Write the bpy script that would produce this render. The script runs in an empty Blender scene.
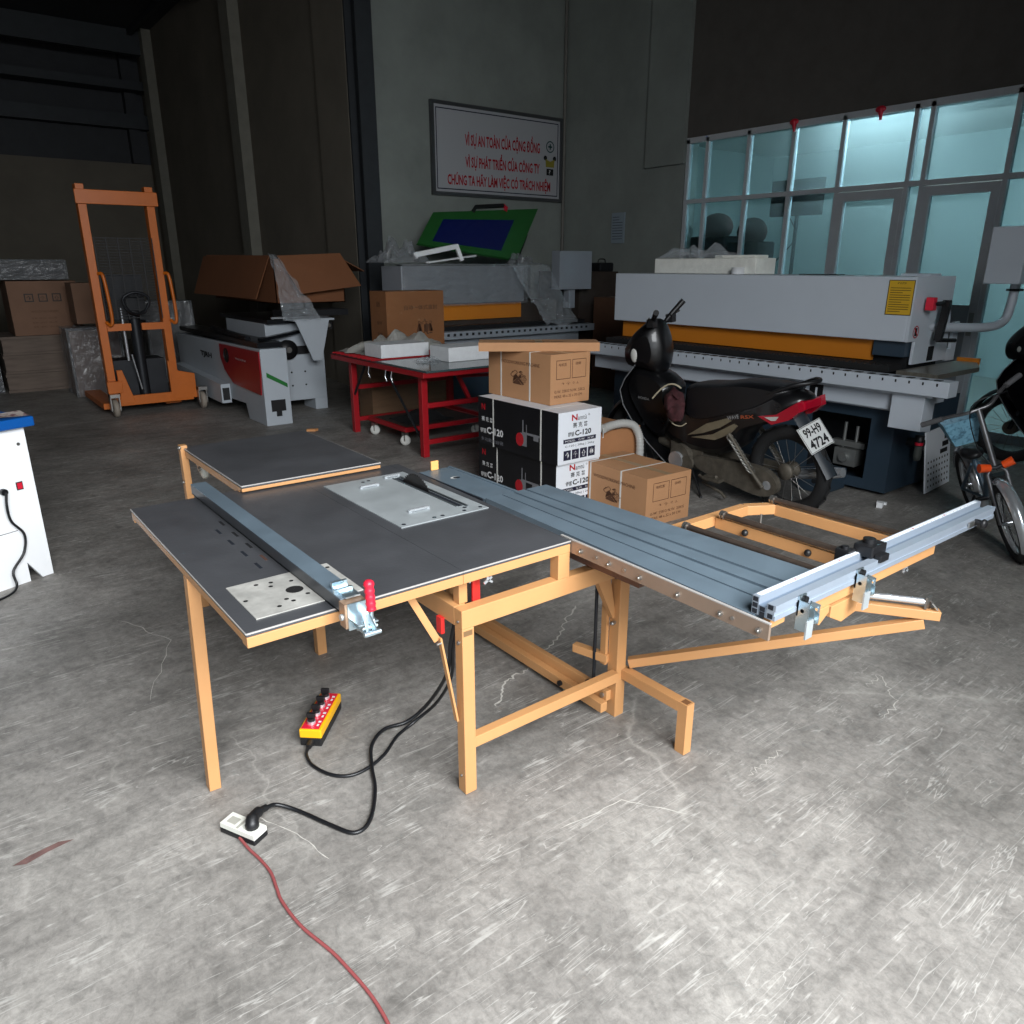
import bpy, bmesh, math, random
from mathutils import Vector, Matrix, Euler, noise
random.seed(7)
SC = bpy.context.scene
COL = SC.collection
PI = math.pi
R = math.radians

# ---------------------------------------------------------------- materials
def lin(c):
    return tuple(((v/255.0)/12.92 if v/255.0 <= .04045 else ((v/255.0+.055)/1.055)**2.4) for v in c)

def mat(name, rgb, rough=.5, metal=0.0, var=.0, scale=6.0, bump=0.0, bscale=60.0, spec=.5, rvar=0.0,
        alpha=1.0, trans=0.0, stretch=None, rgb2=None, thr=None, coat=0.0):
    m = bpy.data.materials.new(name); m.use_nodes = True
    nt = m.node_tree; b = nt.nodes['Principled BSDF']
    c = lin(rgb)
    b.inputs['Base Color'].default_value = (*c, 1)
    b.inputs['Roughness'].default_value = rough
    b.inputs['Metallic'].default_value = metal
    b.inputs['Specular IOR Level'].default_value = spec
    b.inputs['Coat Weight'].default_value = coat
    if alpha < 1: b.inputs['Alpha'].default_value = alpha
    if trans: b.inputs['Transmission Weight'].default_value = trans
    if var or bump or rvar or rgb2:
        tc = nt.nodes.new('ShaderNodeTexCoord')
        src = tc.outputs['Object']
        if stretch:
            mp = nt.nodes.new('ShaderNodeMapping'); mp.inputs['Scale'].default_value = stretch
            nt.links.new(src, mp.inputs['Vector']); src = mp.outputs['Vector']
    if var or rgb2 or rvar:
        n = nt.nodes.new('ShaderNodeTexNoise'); n.inputs['Scale'].default_value = scale
        n.inputs['Detail'].default_value = 6; n.inputs['Roughness'].default_value = .62
        nt.links.new(src, n.inputs['Vector'])
        if var or rgb2:
            cr = nt.nodes.new('ShaderNodeValToRGB')
            if rgb2:
                c2 = lin(rgb2); lo, hi = thr or (.45, .6)
                cr.color_ramp.elements[0].position = lo; cr.color_ramp.elements[1].position = hi
                cr.color_ramp.elements[0].color = (*c, 1); cr.color_ramp.elements[1].color = (*c2, 1)
            else:
                cr.color_ramp.elements[0].position = .3; cr.color_ramp.elements[1].position = .72
                cr.color_ramp.elements[0].color = (*[v*(1-var) for v in c], 1)
                cr.color_ramp.elements[1].color = (*[min(1, v*(1+var)) for v in c], 1)
            nt.links.new(n.outputs['Fac'], cr.inputs['Fac']); nt.links.new(cr.outputs['Color'], b.inputs['Base Color'])
        if rvar:
            mr = nt.nodes.new('ShaderNodeMapRange')
            mr.inputs['From Min'].default_value = .3; mr.inputs['From Max'].default_value = .7
            mr.inputs['To Min'].default_value = max(.03, rough-rvar); mr.inputs['To Max'].default_value = min(1, rough+rvar)
            nt.links.new(n.outputs['Fac'], mr.inputs['Value']); nt.links.new(mr.outputs['Result'], b.inputs['Roughness'])
    if bump:
        n2 = nt.nodes.new('ShaderNodeTexNoise'); n2.inputs['Scale'].default_value = bscale; n2.inputs['Detail'].default_value = 4
        nt.links.new(src, n2.inputs['Vector'])
        bp = nt.nodes.new('ShaderNodeBump'); bp.inputs['Strength'].default_value = bump; bp.inputs['Distance'].default_value = .02
        nt.links.new(n2.outputs['Fac'], bp.inputs['Height']); nt.links.new(bp.outputs['Normal'], b.inputs['Normal'])
    return m

def emat(name, rgb, strength):
    m = bpy.data.materials.new(name); m.use_nodes = True; nt = m.node_tree
    b = nt.nodes['Principled BSDF']
    b.inputs['Emission Color'].default_value = (*lin(rgb), 1); b.inputs['Emission Strength'].default_value = strength
    return m

ORANGE = mat('orange_enamel', (196,144,94), .42, 0, var=.06, scale=4, bump=.02, bscale=180)
DEEPOR = mat('deep_orange_enamel', (196,100,18), .42, 0, var=.08, scale=5)
BANDOR = mat('amber_panel', (208,126,36), .4, 0, var=.04, scale=3)
TOPM = mat('dark_phenolic', (72,73,76), .36, 0, var=.16, scale=3.5, rvar=.10, bump=.03, bscale=90)
TOPE = mat('bright_edge', (184,180,176), .4, .2)
GALV = mat('galvanised_steel', (150,160,168), .42, .35, var=.14, scale=14, rvar=.1, bump=.02, bscale=200)
PLATE = mat('zinc_plate', (172,178,180), .45, .3, var=.10, scale=10, rvar=.08)
WORN = mat('worn_steel_plate', (186,184,178), .5, .25, var=.22, scale=18, rvar=.1)
SLIDE = mat('blue_reflection_metal', (112,128,140), .42, .3, var=.10, scale=7, rvar=.08)  # bluish reflections are put into this metal's base colour
RAIL = mat('rail_floor_reflection', (158,138,122), .42, .4, var=.08, scale=6)  # brownish tint is the floor's reflection put into the rail colour
ALU = mat('aluminium', (166,177,190), .33, .4, var=.05, scale=6)
ALUD = mat('dark_hollow', (38,42,50), .6, .3)
CHROME = mat('chrome', (214,218,222), .22, .7, var=.05, scale=9)
STEEL = mat('bolt_steel', (170,168,164), .35, .9)
ZINCB = mat('zinc_bracket', (196,214,222), .28, .9, var=.15, scale=25)
WHITEP = mat('white_paint', (248,249,250), .4, 0, var=.02, scale=3)
BLACK = mat('black_plastic', (24,24,26), .45, 0, var=.1, scale=8)
BLACKG = mat('black_gloss', (14,14,16), .36, 0, rvar=.12, scale=4, coat=.3)
RUBBER = mat('black_rubber', (26,26,27), .75, 0, var=.2, scale=30, bump=.15, bscale=120)
CABLE = mat('black_cable', (20,21,24), .38)
RED = mat('red_enamel', (158,18,28), .42, 0, var=.08, scale=5)
REDP = mat('red_plastic', (214,34,58), .35)
REDSW = mat('red_switch', (214,48,44), .4)
CRIM = mat('crimson_panel', (150,12,28), .35)
YEL = mat('yellow_plastic', (246,180,22), .38)
BLUE = mat('blue_laminate', (14,84,160), .3)
CARD = mat('cardboard', (186,138,98), .78, 0, var=.07, scale=3, bump=.05, bscale=70)
CARDD = mat('brown_cardboard', (140,92,56), .8, 0, var=.1, scale=3, bump=.05, bscale=70)
CARDP = mat('pale_cardboard', (128,96,76), .8, 0, var=.1, scale=3)
PRINT = mat('brown_ink', (92,60,40), .8)
PRINTK = mat('black_ink', (20,20,22), .6)
PRINTR = mat('red_ink', (176,22,34), .6)
PRINTW = mat('white_ink', (225,225,225), .6)
PRINTN = mat('navy_ink', (24,26,52), .6)
CBLK = mat('glossy_black_print', (20,20,24), .35, 0, var=.4, scale=3)
CWHT = mat('glossy_white_print', (232,236,242), .4)
STRAP = mat('white_strap', (222,220,214), .45)
FOAM = mat('white_foam', (226,228,230), .85, 0, var=.05, scale=20, bump=.15, bscale=40)
FOAMY = mat('cream_foam', (236,236,228), .85, 0, var=.08, scale=14, bump=.3, bscale=25)
TEAL = mat('slate_blue_enamel', (50,66,80), .42, 0, var=.06, scale=3)
MACHW = mat('light_grey_enamel', (200,208,217), .4, 0, var=.03, scale=2)
DIRTY = mat('dusty_alloy', (98,92,82), .6, .35, var=.3, scale=18, bump=.06, bscale=80)
OLIVE = mat('dusty_side_panel', (122,112,92), .5, .1, var=.2, scale=9)
SEATM = mat('seat_vinyl', (17,17,20), .42, 0, bump=.04, bscale=150)
TAILR = mat('tail_lens', (170,10,38), .18, 0, coat=.5)
LENS = mat('clear_lens', (196,196,190), .2)
CLOTH = mat('maroon_cloth', (70,34,38), .9, 0, var=.6, scale=16, bump=.3, bscale=40)
CREAM = mat('cream_rim', (196,186,160), .5)
DARKW = mat('dark_wood_crate', (58,48,42), .8, 0, var=.2, scale=6)
DKMETAL = mat('dark_metal', (40,42,46), .45, .5, var=.15, scale=8)
GREEN = mat('green_enamel', (40,100,46), .4, 0, var=.06, scale=4)
LIDBLUE = mat('blue_tinted_window', (24,34,96), .15)
ORPL = mat('orange_plastic', (236,84,28), .35)
SKYB = mat('pale_blue_basket', (112,160,182), .5, 0, rgb2=(70,110,130), thr=(.5,.62), scale=40)
SPIN = mat('dark_screen', (8,10,14), .25)
DARKIN = mat('dark_interior', (16,18,22), .8)
BAGGY = mat('grey_film', (150,148,142), .3, 0, var=.2, scale=5, bump=.4, bscale=14)
BROWNPIPE = mat('faded_red_cord', (140,70,70), .6)

def film(name, rgb, a, rough=.15):
    m = bpy.data.materials.new(name); m.use_nodes = True; nt = m.node_tree
    b = nt.nodes['Principled BSDF']
    b.inputs['Base Color'].default_value = (*lin(rgb), 1); b.inputs['Roughness'].default_value = rough
    b.inputs['Specular IOR Level'].default_value = .9
    b.inputs['Alpha'].default_value = a
    tc = nt.nodes.new('ShaderNodeTexCoord'); n = nt.nodes.new('ShaderNodeTexNoise')
    n.inputs['Scale'].default_value = 9; n.inputs['Detail'].default_value = 5; n.inputs['Distortion'].default_value = 1.5
    bp = nt.nodes.new('ShaderNodeBump'); bp.inputs['Strength'].default_value = .9; bp.inputs['Distance'].default_value = .03
    nt.links.new(tc.outputs['Object'], n.inputs['Vector']); nt.links.new(n.outputs['Fac'], bp.inputs['Height'])
    nt.links.new(bp.outputs['Normal'], b.inputs['Normal'])
    return m
FILM = film('clear_plastic_film', (205,212,218), .30, .07)
FILM2 = film('milky_plastic_film', (150,154,158), .45, .18)

# concrete floor
def floor_mat():
    m = bpy.data.materials.new('worn_concrete'); m.use_nodes = True; nt = m.node_tree; L = nt.links.new
    b = nt.nodes['Principled BSDF']; N = nt.nodes.new
    tc = N('ShaderNodeTexCoord')
    def mapped(rot, sc):
        mp = N('ShaderNodeMapping'); mp.inputs['Rotation'].default_value = (0,0,rot); mp.inputs['Scale'].default_value = sc
        L(tc.outputs['Object'], mp.inputs['Vector']); return mp.outputs['Vector']
    def nz(vec, s, d=6, r=.6, dist=0):
        n = N('ShaderNodeTexNoise'); n.inputs['Scale'].default_value = s; n.inputs['Detail'].default_value = d
        n.inputs['Roughness'].default_value = r; n.inputs['Distortion'].default_value = dist
        L(vec, n.inputs['Vector']); return n.outputs['Fac']
    def ramp(f, stops):
        c = N('ShaderNodeValToRGB'); e = c.color_ramp.elements
        while len(e) < len(stops): e.new(.5)
        for i, (p, v) in enumerate(stops):
            e[i].position = p; e[i].color = (*lin(v), 1) if not isinstance(v, (int, float)) else (v, v, v, 1)
        L(f, c.inputs['Fac']); return c.outputs['Color']
    def mix(kind, fac, a, bb):
        x = N('ShaderNodeMix'); x.data_type = 'RGBA'; x.blend_type = kind
        if isinstance(fac, float): x.inputs['Factor'].default_value = fac
        else: L(fac, x.inputs['Factor'])
        L(a, x.inputs['A']) if not isinstance(a, tuple) else setattr(x.inputs['A'], 'default_value', a)
        L(bb, x.inputs['B']) if not isinstance(bb, tuple) else setattr(x.inputs['B'], 'default_value', bb)
        return x.outputs['Result']
    base = ramp(nz(mapped(0, (1,1,1)), .9, 8, .62, .4), [(.28,(110,107,102)),(.5,(137,133,128)),(.74,(162,158,152))])
    blot = ramp(nz(mapped(.6, (1,1,1)), 3.2, 8, .7, .8), [(.3,.66),(.5,.96),(.75,1.14)])
    c = mix('MULTIPLY', .75, base, blot)
    streak = ramp(nz(mapped(R(-12), (1.0,3.6,1)), 2.2, 9, .74, .4), [(.36,.62),(.5,1.0),(.66,1.16)])
    c = mix('MULTIPLY', .6, c, streak)
    fine = ramp(nz(mapped(0, (1,1,1)), 42, 5, .7), [(.3,.78),(.7,1.18)])
    c = mix('MULTIPLY', .7, c, fine)
    mid = ramp(nz(mapped(.9, (1,1.6,1)), 9, 9, .72, .3), [(.34,.74),(.5,1.0),(.66,1.14)])
    c = mix('MULTIPLY', .65, c, mid)
    crisp = ramp(nz(mapped(2.1, (1.3,1,1)), 26, 12, .82, .6), [(.38,.62),(.5,1.0),(.60,1.26)])
    c = mix('MULTIPLY', .6, c, crisp)
    # pale scratches: thin ridges of stretched, distorted noise, masked
    def scratches(rot, sc, s, w, seedoff):
        mp = N('ShaderNodeMapping'); mp.inputs['Rotation'].default_value = (0,0,rot); mp.inputs['Scale'].default_value = sc
        mp.inputs['Location'].default_value = (seedoff, seedoff*1.7, 0)
        L(tc.outputs['Object'], mp.inputs['Vector'])
        f = nz(mp.outputs['Vector'], s, 3, .55, .5)
        return ramp(f, [(.5-w,0.0),(.5,1.0),(.5+w,0.0)])
    def masked(a, s, lo, hi, off):
        mp = N('ShaderNodeMapping'); mp.inputs['Location'].default_value = (off, -off, 0)
        L(tc.outputs['Object'], mp.inputs['Vector'])
        k = ramp(nz(mp.outputs['Vector'], s, 4, .6), [(lo,0.0),(hi,1.0)])
        return mix('MULTIPLY', 1.0, a, k)
    s1 = masked(scratches(R(12), (.8,14,1), 1.3, .011, 3), 3.4, .53, .58, 5)
    s2 = masked(scratches(R(-40), (.8,12,1), 1.2, .010, 9), 3.8, .54, .59, 17)
    s4 = masked(scratches(R(-8), (.8,9,1), 2.6, .007, 51), 5.0, .52, .57, 71)
    s5 = masked(scratches(R(38), (.9,8,1), 2.4, .007, 61), 5.0, .53, .58, 81)
    s3 = masked(scratches(R(68), (.8,11,1), 1.1, .010, 21), 3.6, .55, .60, 31)
    for s, k in ((s1,.5),(s2,.45),(s3,.4),(s4,.5),(s5,.45)):
        kk = mix('MULTIPLY', 1.0, s, (k,k,k,1))
        c = mix('MIX', kk, c, (*lin((205,202,196)),1))
    # cracks
    v = N('ShaderNodeTexVoronoi'); v.feature = 'DISTANCE_TO_EDGE'; v.inputs['Scale'].default_value = .55
    mp = N('ShaderNodeMapping'); mp.inputs['Location'].default_value = (.7,.35,0); L(tc.outputs['Object'], mp.inputs['Vector'])
    nn = N('ShaderNodeTexNoise'); nn.inputs['Scale'].default_value = 3.2; nn.inputs['Detail'].default_value = 7; L(mp.outputs['Vector'], nn.inputs['Vector'])
    va = N('ShaderNodeVectorMath'); va.operation = 'MULTIPLY_ADD'; va.inputs[1].default_value = (.42,.42,0); L(nn.outputs['Color'], va.inputs[0]); L(mp.outputs['Vector'], va.inputs[2])
    L(va.outputs['Vector'], v.inputs['Vector'])
    ck = ramp(v.outputs['Distance'], [(0.0,1.0),(.0045,0.0)])
    ck = masked(ck, 1.3, .47, .56, 41)
    c = mix('MIX', mix('MULTIPLY', 1.0, ck, (.3,.3,.3,1)), c, (*lin((196,192,184)),1))
    # dark spots
    d = ramp(nz(mapped(0,(1,1,1)), 7.5, 3, .5), [(.66,0.0),(.74,1.0)])
    c = mix('MIX', mix('MULTIPLY', 1.0, d, (.35,.35,.35,1)), c, (*lin((62,60,58)),1))
    L(c, b.inputs['Base Color'])
    rr = ramp(nz(mapped(.3,(1,2,1)), 2.4, 6, .65), [(.3,.42),(.7,.68)])
    L(rr, b.inputs['Roughness']); b.inputs['Specular IOR Level'].default_value = .38
    bp = N('ShaderNodeBump'); bp.inputs['Strength'].default_value = .22; bp.inputs['Distance'].default_value = .01
    L(nz(mapped(0,(1,1,1)), 26, 6, .65), bp.inputs['Height']); L(bp.outputs['Normal'], b.inputs['Normal'])
    return m
FLOORM = floor_mat()
PLASTER = mat('stained_plaster', (140,146,141), .85, 0, var=.14, scale=1.6, bump=.06, bscale=30)
PLASTERD = mat('brown_grey_render', (114,108,97), .9, 0, var=.14, scale=1.2, bump=.06, bscale=30)
STEELW = mat('dark_steel_column', (58,62,66), .6, .3, var=.1)
ROOFM = mat('roof_sheet', (62,64,68), .7, .2, var=.1)

def frost():
    m = bpy.data.materials.new('frosted_glass'); m.use_nodes = True; nt = m.node_tree
    for n in list(nt.nodes): nt.nodes.remove(n)
    o = nt.nodes.new('ShaderNodeOutputMaterial')
    g = nt.nodes.new('ShaderNodeBsdfGlossy'); g.inputs['Roughness'].default_value = .35; g.inputs['Color'].default_value = (.5,.6,.62,1)
    rf = nt.nodes.new('ShaderNodeBsdfRefraction'); rf.inputs['IOR'].default_value = 1.05; rf.inputs['Roughness'].default_value = .16
    rf.inputs['Color'].default_value = (.50,.74,.80,1)
    tr = nt.nodes.new('ShaderNodeBsdfTranslucent'); tr.inputs['Color'].default_value = (.55,.80,.83,1)
    m1 = nt.nodes.new('ShaderNodeMixShader'); m1.inputs[0].default_value = .13
    m2 = nt.nodes.new('ShaderNodeMixShader'); m2.inputs[0].default_value = .07
    nt.links.new(rf.outputs[0], m1.inputs[1]); nt.links.new(tr.outputs[0], m1.inputs[2])
    nt.links.new(m1.outputs[0], m2.inputs[1]); nt.links.new(g.outputs[0], m2.inputs[2]); nt.links.new(m2.outputs[0], o.inputs[0])
    return m
FROST = frost()

# ---------------------------------------------------------------- mesh builder
class MB:
    def __init__(s, m=None):
        s.v = []; s.f = []; s.fm = []; s.fs = []; s.mats = [m] if m else []; s.cur = 0; s.M = Matrix.Identity(4)
    def use(s, m):
        if m not in s.mats: s.mats.append(m)
        s.cur = s.mats.index(m); return s
    def add(s, vs, fs, smooth=False, M=None):
        T = s.M @ M if M is not None else s.M
        n = len(s.v)
        s.v += [T @ Vector(p) for p in vs]
        for f in fs:
            s.f.append([n+i for i in f]); s.fm.append(s.cur); s.fs.append(smooth)
        return s
    def box(s, x0, x1, y0, y1, z0, z1, M=None):
        vs = [(x0,y0,z0),(x1,y0,z0),(x1,y1,z0),(x0,y1,z0),(x0,y0,z1),(x1,y0,z1),(x1,y1,z1),(x0,y1,z1)]
        return s.add(vs, [(0,3,2,1),(4,5,6,7),(0,1,5,4),(1,2,6,5),(2,3,7,6),(3,0,4,7)], False, M)
    def beam(s, a, b, w, h, up=(0,0,1)):
        a, b = Vector(a), Vector(b); d = (b-a); L = d.length; d.normalize()
        u = Vector(up)
        if abs(d.dot(u)) > .98: u = Vector((0,1,0))
        x = d.cross(u).normalized(); z = x.cross(d)
        vs = []
        for p in (a, b):
            for sx, sz in ((-1,-1),(1,-1),(1,1),(-1,1)): vs.append(p + x*sx*w/2 + z*sz*h/2)
        return s.add(vs, [(0,1,2,3),(7,6,5,4),(0,4,5,1),(1,5,6,2),(2,6,7,3),(3,7,4,0)])
    def tube(s, pts, r, n=10, cap=True, closed=False, smooth=True):
        P = [Vector(p) for p in pts]; k = len(P)
        rs = r if isinstance(r, (list, tuple)) else [r]*k
        prev = None; vs = []
        for i, p in enumerate(P):
            if closed: t = P[(i+1)%k]-P[i-1]
            else: t = P[min(i+1,k-1)]-P[max(i-1,0)]
            t.normalize()
            if prev is None:
                a = Vector((0,0,1)) if abs(t.z) < .9 else Vector((1,0,0))
                u = t.cross(a).normalized()
            else:
                u = (prev - t*prev.dot(t)).normalized()
            prev = u; w = t.cross(u)
            for j in range(n):
                an = 2*PI*j/n; vs.append(p + (u*math.cos(an)+w*math.sin(an))*rs[i])
        fs = []
        for i in range(k if closed else k-1):
            for j in range(n):
                a = i*n+j; b = i*n+(j+1)%n; c = ((i+1)%k)*n+(j+1)%n; d = ((i+1)%k)*n+j
                fs.append((a,b,c,d))
        s.add(vs, fs, smooth)
        if cap and not closed:
            s.add(vs[:n], [tuple(range(n))[::-1]]); s.add(vs[-n:], [tuple(range(n))])
        return s
    def cyl(s, a, b, r, n=16, r2=None):
        return s.tube([a, b], [r, r if r2 is None else r2], n)
    def lathe(s, prof, n=24, M=None, closed=False):
        vs = []
        for (r, z) in prof:
            for j in range(n):
                a = 2*PI*j/n; vs.append((r*math.cos(a), r*math.sin(a), z))
        fs = []; k = len(prof)
        for i in range(k if closed else k-1):
            for j in range(n):
                fs.append((i*n+j, i*n+(j+1)%n, ((i+1)%k)*n+(j+1)%n, ((i+1)%k)*n+j))
        return s.add(vs, fs, True, M)
    def prism(s, poly, t, M=None, smooth=False):
        """poly in (x,y), extruded z 0..t"""
        n = len(poly)
        vs = [(x,y,0) for x,y in poly]+[(x,y,t) for x,y in poly]
        fs = [tuple(range(n))[::-1], tuple(range(n,2*n))]+[(i,(i+1)%n,n+(i+1)%n,n+i) for i in range(n)]
        return s.add(vs, fs, smooth, M)
    def sph(s, c, r, n=14, m=8):
        r = r if isinstance(r, (tuple, list)) else (r,r,r)
        prof = [(math.sin(PI*i/m), -math.cos(PI*i/m)) for i in range(m+1)]
        M = Matrix.Translation(c) @ Matrix.Diagonal((*r,1))
        return s.lathe([(max(a,1e-4),b) for a,b in prof], n, M)
    def grid(s, fn, nu, nv, smooth=True):
        vs = [fn(i/nu, j/nv) for j in range(nv+1) for i in range(nu+1)]
        fs = [(j*(nu+1)+i, j*(nu+1)+i+1, (j+1)*(nu+1)+i+1, (j+1)*(nu+1)+i) for j in range(nv) for i in range(nu)]
        return s.add(vs, fs, smooth)
    def loft(s, rings, smooth=True, cap=True):
        n = len(rings[0]); vs = [p for r in rings for p in r]
        fs = [(i*n+j, i*n+(j+1)%n, (i+1)*n+(j+1)%n, (i+1)*n+j) for i in range(len(rings)-1) for j in range(n)]
        s.add(vs, fs, smooth)
        if cap:
            s.add(rings[0], [tuple(range(n))[::-1]], smooth); s.add(rings[-1], [tuple(range(n))], smooth)
        return s
    def text(s, body, o, xd, ud, w, h, off=.002, bold=0.0):
        """flat lettering fitted in a w x h box whose lower left corner is o"""
        vs, fs = text_geo(body, bold)
        if not vs: return s
        x0 = min(p[0] for p in vs); x1 = max(p[0] for p in vs); y0 = min(p[1] for p in vs); y1 = max(p[1] for p in vs)
        o = Vector(o); xd = Vector(xd).normalized(); ud = Vector(ud).normalized(); nd = xd.cross(ud)
        pts = [o + xd*((p[0]-x0)/(x1-x0)*w) + ud*((p[1]-y0)/max(1e-6,y1-y0)*h) + nd*off for p in vs]
        return s.add(pts, fs)
    def quad(s, o, xd, ud, w, h, off=.0015):
        o = Vector(o); xd = Vector(xd).normalized(); ud = Vector(ud).normalized(); nd = xd.cross(ud)
        o = o+nd*off
        return s.add([o, o+xd*w, o+xd*w+ud*h, o+ud*h], [(0,1,2,3)])
    def frame(s, o, xd, ud, w, h, t, off=.0015):
        xv = Vector(xd).normalized(); uv = Vector(ud).normalized(); o = Vector(o)
        s.quad(o, xd, ud, w, t, off); s.quad(o+uv*(h-t), xd, ud, w, t, off)
        s.quad(o+uv*t, xd, ud, t, h-2*t, off); s.quad(o+xv*(w-t)+uv*t, xd, ud, t, h-2*t, off); return s
    def build(s, name, parent=None, bevel=0.0, subsurf=0, weld=False, kind=None):
        me = bpy.data.meshes.new(name)
        me.from_pydata([tuple(p) for p in s.v], [], s.f)
        for m in s.mats: me.materials.append(m)
        me.polygons.foreach_set('material_index', s.fm); me.polygons.foreach_set('use_smooth', s.fs)
        me.update()
        if weld:
            bm = bmesh.new(); bm.from_mesh(me); bmesh.ops.remove_doubles(bm, verts=bm.verts, dist=1e-5)
            bmesh.ops.recalc_face_normals(bm, faces=bm.faces); bm.to_mesh(me); bm.free()
        o = bpy.data.objects.new(name, me); COL.objects.link(o)
        if parent is not None: o.parent = parent
        if subsurf:
            q = o.modifiers.new('s','SUBSURF'); q.levels = subsurf; q.render_levels = subsurf
        if bevel:
            q = o.modifiers.new('b','BEVEL'); q.width = bevel; q.segments = 2; q.limit_method = 'ANGLE'; q.angle_limit = R(40); q.harden_normals = False
        if kind: o['kind'] = kind
        return o

_TXT = {}
def text_geo(body, bold=0.0):
    key = (body, bold)
    if key in _TXT: return _TXT[key]
    cu = bpy.data.curves.new('t', 'FONT'); cu.body = body; cu.size = 1; cu.offset = bold; cu.resolution_u = 2
    o = bpy.data.objects.new('t', cu); COL.objects.link(o)
    bpy.context.view_layer.update()
    dg = bpy.context.evaluated_depsgraph_get()
    me = bpy.data.meshes.new_from_object(o.evaluated_get(dg))
    res = ([tuple(v.co) for v in me.vertices], [tuple(p.vertices) for p in me.polygons])
    bpy.data.objects.remove(o); bpy.data.meshes.remove(me); bpy.data.curves.remove(cu)
    _TXT[key] = res; return res

def tag(o, label, cat, group=None):
    o['label'] = label; o['category'] = cat
    if group: o['group'] = group
    return o
class Thing:
    """an Empty at the thing's base; parts are given in the frame of `world` coordinates unless local=True"""
    def __init__(s, name, label, cat, loc=(0,0,0), rz=0, group=None, local=False, tilt=None):
        o = bpy.data.objects.new(name, None); COL.objects.link(o); o.empty_display_size = .1
        o.location = loc; o.rotation_euler = (tilt[0], tilt[1], rz) if tilt else (0,0,rz)
        tag(o, label, cat, group); s.o = o
        s.inv = Matrix.Identity(4) if local else (Matrix.Translation(loc) @ o.rotation_euler.to_matrix().to_4x4()).inverted()
    def mb(s, m=None):
        b = MB(m); b.M = s.inv.copy(); return b
    def part(s, name, b, parent=None, label=None, **k):
        o = b.build(name, parent or s.o, **k)
        if label: o['label'] = label
        return o
def single(name, b, label, cat, loc=(0,0,0), rz=0, group=None, **k):
    o = b.build(name, None, **k); o.location = loc; o.rotation_euler = (0,0,rz)
    return tag(o, label, cat, group)
def copy_tree(o, parent=None):
    c = o.copy(); COL.objects.link(c)
    if parent is not None: c.parent = parent
    for ch in list(o.children): copy_tree(ch, c)
    return c
def catmull(pts, n=8):
    P = [Vector(p) for p in pts]; P = [P[0]*2-P[1]]+P+[P[-1]*2-P[-2]]; out = []
    for i in range(1, len(P)-2):
        for k in range(n):
            t = k/n; a,b,c,d = P[i-1],P[i],P[i+1],P[i+2]
            out.append(.5*((2*b)+(c-a)*t+(2*a-5*b+4*c-d)*t*t+(3*b-a-3*c+d)*t**3))
    out.append(P[-2]); return out
def lab(o, t): o['label'] = t
X, Y, Z = Vector((1,0,0)), Vector((0,1,0)), Vector((0,0,1))

# ================================================================ SETTING
def struct(name, b, **k): return b.build(name, None, kind='structure', **k)
b = MB(FLOORM); b.box(-9,6.4,-2.3,16.3,-.1,0); struct('floor', b)
FL = bpy.data.objects['floor']
ST = mat('faded_red_paint_mark',(112,84,80),.8,0,var=.3,scale=30)
m_ = MB(ST); m_.add([(-1.10,.50,.0007),(-1.07,.485,.0007),(-1.02,.50,.0007),(-.955,.51,.0007),(-.99,.525,.0007),(-1.06,.515,.0007)],[(0,1,2,3,4,5)]); m_.build('paint_mark', FL)
CRK = mat('pale_crack_fill',(196,192,184),.9,0,var=.1,scale=30)
def crack(pts, w, seed):
    rr = random.Random(seed); P = []
    for i in range(len(pts)-1):
        a, c = Vector((*pts[i],0)), Vector((*pts[i+1],0)); n = 7; d = (c-a); q = Vector((-d.y,d.x,0)).normalized()
        for k in range(n): P.append(a+d*(k/n)+q*rr.uniform(-.012,.012)*(1 if w > .003 else .4))
    P.append(Vector((*pts[-1],0))); vs = []; fs = []
    for i, p in enumerate(P):
        t_ = (P[min(i+1,len(P)-1)]-P[max(i-1,0)]).normalized(); q = Vector((-t_.y,t_.x,0)); ww = w*rr.uniform(.3,1.2)*(.25 if i in (0,len(P)-1) else 1)
        vs += [p+q*ww/2+Z*.0008, p-q*ww/2+Z*.0008]
    for i in range(len(P)-1): fs.append((2*i,2*i+1,2*i+3,2*i+2))
    m_ = MB(CRK); m_.add(vs, fs); m_.build('crack', FL)
crack([(1.14,.76),(.99,.67),(.85,.57),(.75,.53),(.66,.47),(.57,.45),(.49,.44),(.42,.39),(.35,.32)], .008, 3)
crack([(.74,-.46),(.80,-.457),(.87,-.452),(.94,-.45)], .0032, 9)
crack([(1.53,-.42),(1.65,-.41),(1.57,-.49),(1.50,-.55),(1.36,-.56)], .004, 8)
crack([(1.86,-.22),(2.15,-.26)], .004, 4)
crack([(.13,-.28),(.35,-.30),(.46,-.46)], .003, 6)
crack([(-.43,.01),(-.47,.18),(-.54,.31)], .003, 12)
crack([(-.57,1.9),(-.44,1.56),(-.62,1.12)], .004, 14)
b = MB(mat('outside_concrete',(150,148,142),.8,0,var=.1)); b.box(-14,14,-22,-2.3,-.12,-.02); struct('trim_9', b)
b = MB(PLASTERD); b.box(-9,3.5,16.2,16.4,0,3.44); struct('wall_back', b)
b = MB(ROOFM); b.box(-9,3.5,16.25,16.35,3.44,5.6)
for x in (-6,-3,0,3): b.box(x,x+.2,16.05,16.25,3.44,5.6)
struct('wall_back_upper', b)
b = MB(STEELW); b.box(-9,3.4,15.9,16.1,4.05,4.3); b.box(-9,3.4,15.7,16.1,4.7,4.85); struct('trim_1', b)
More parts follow.
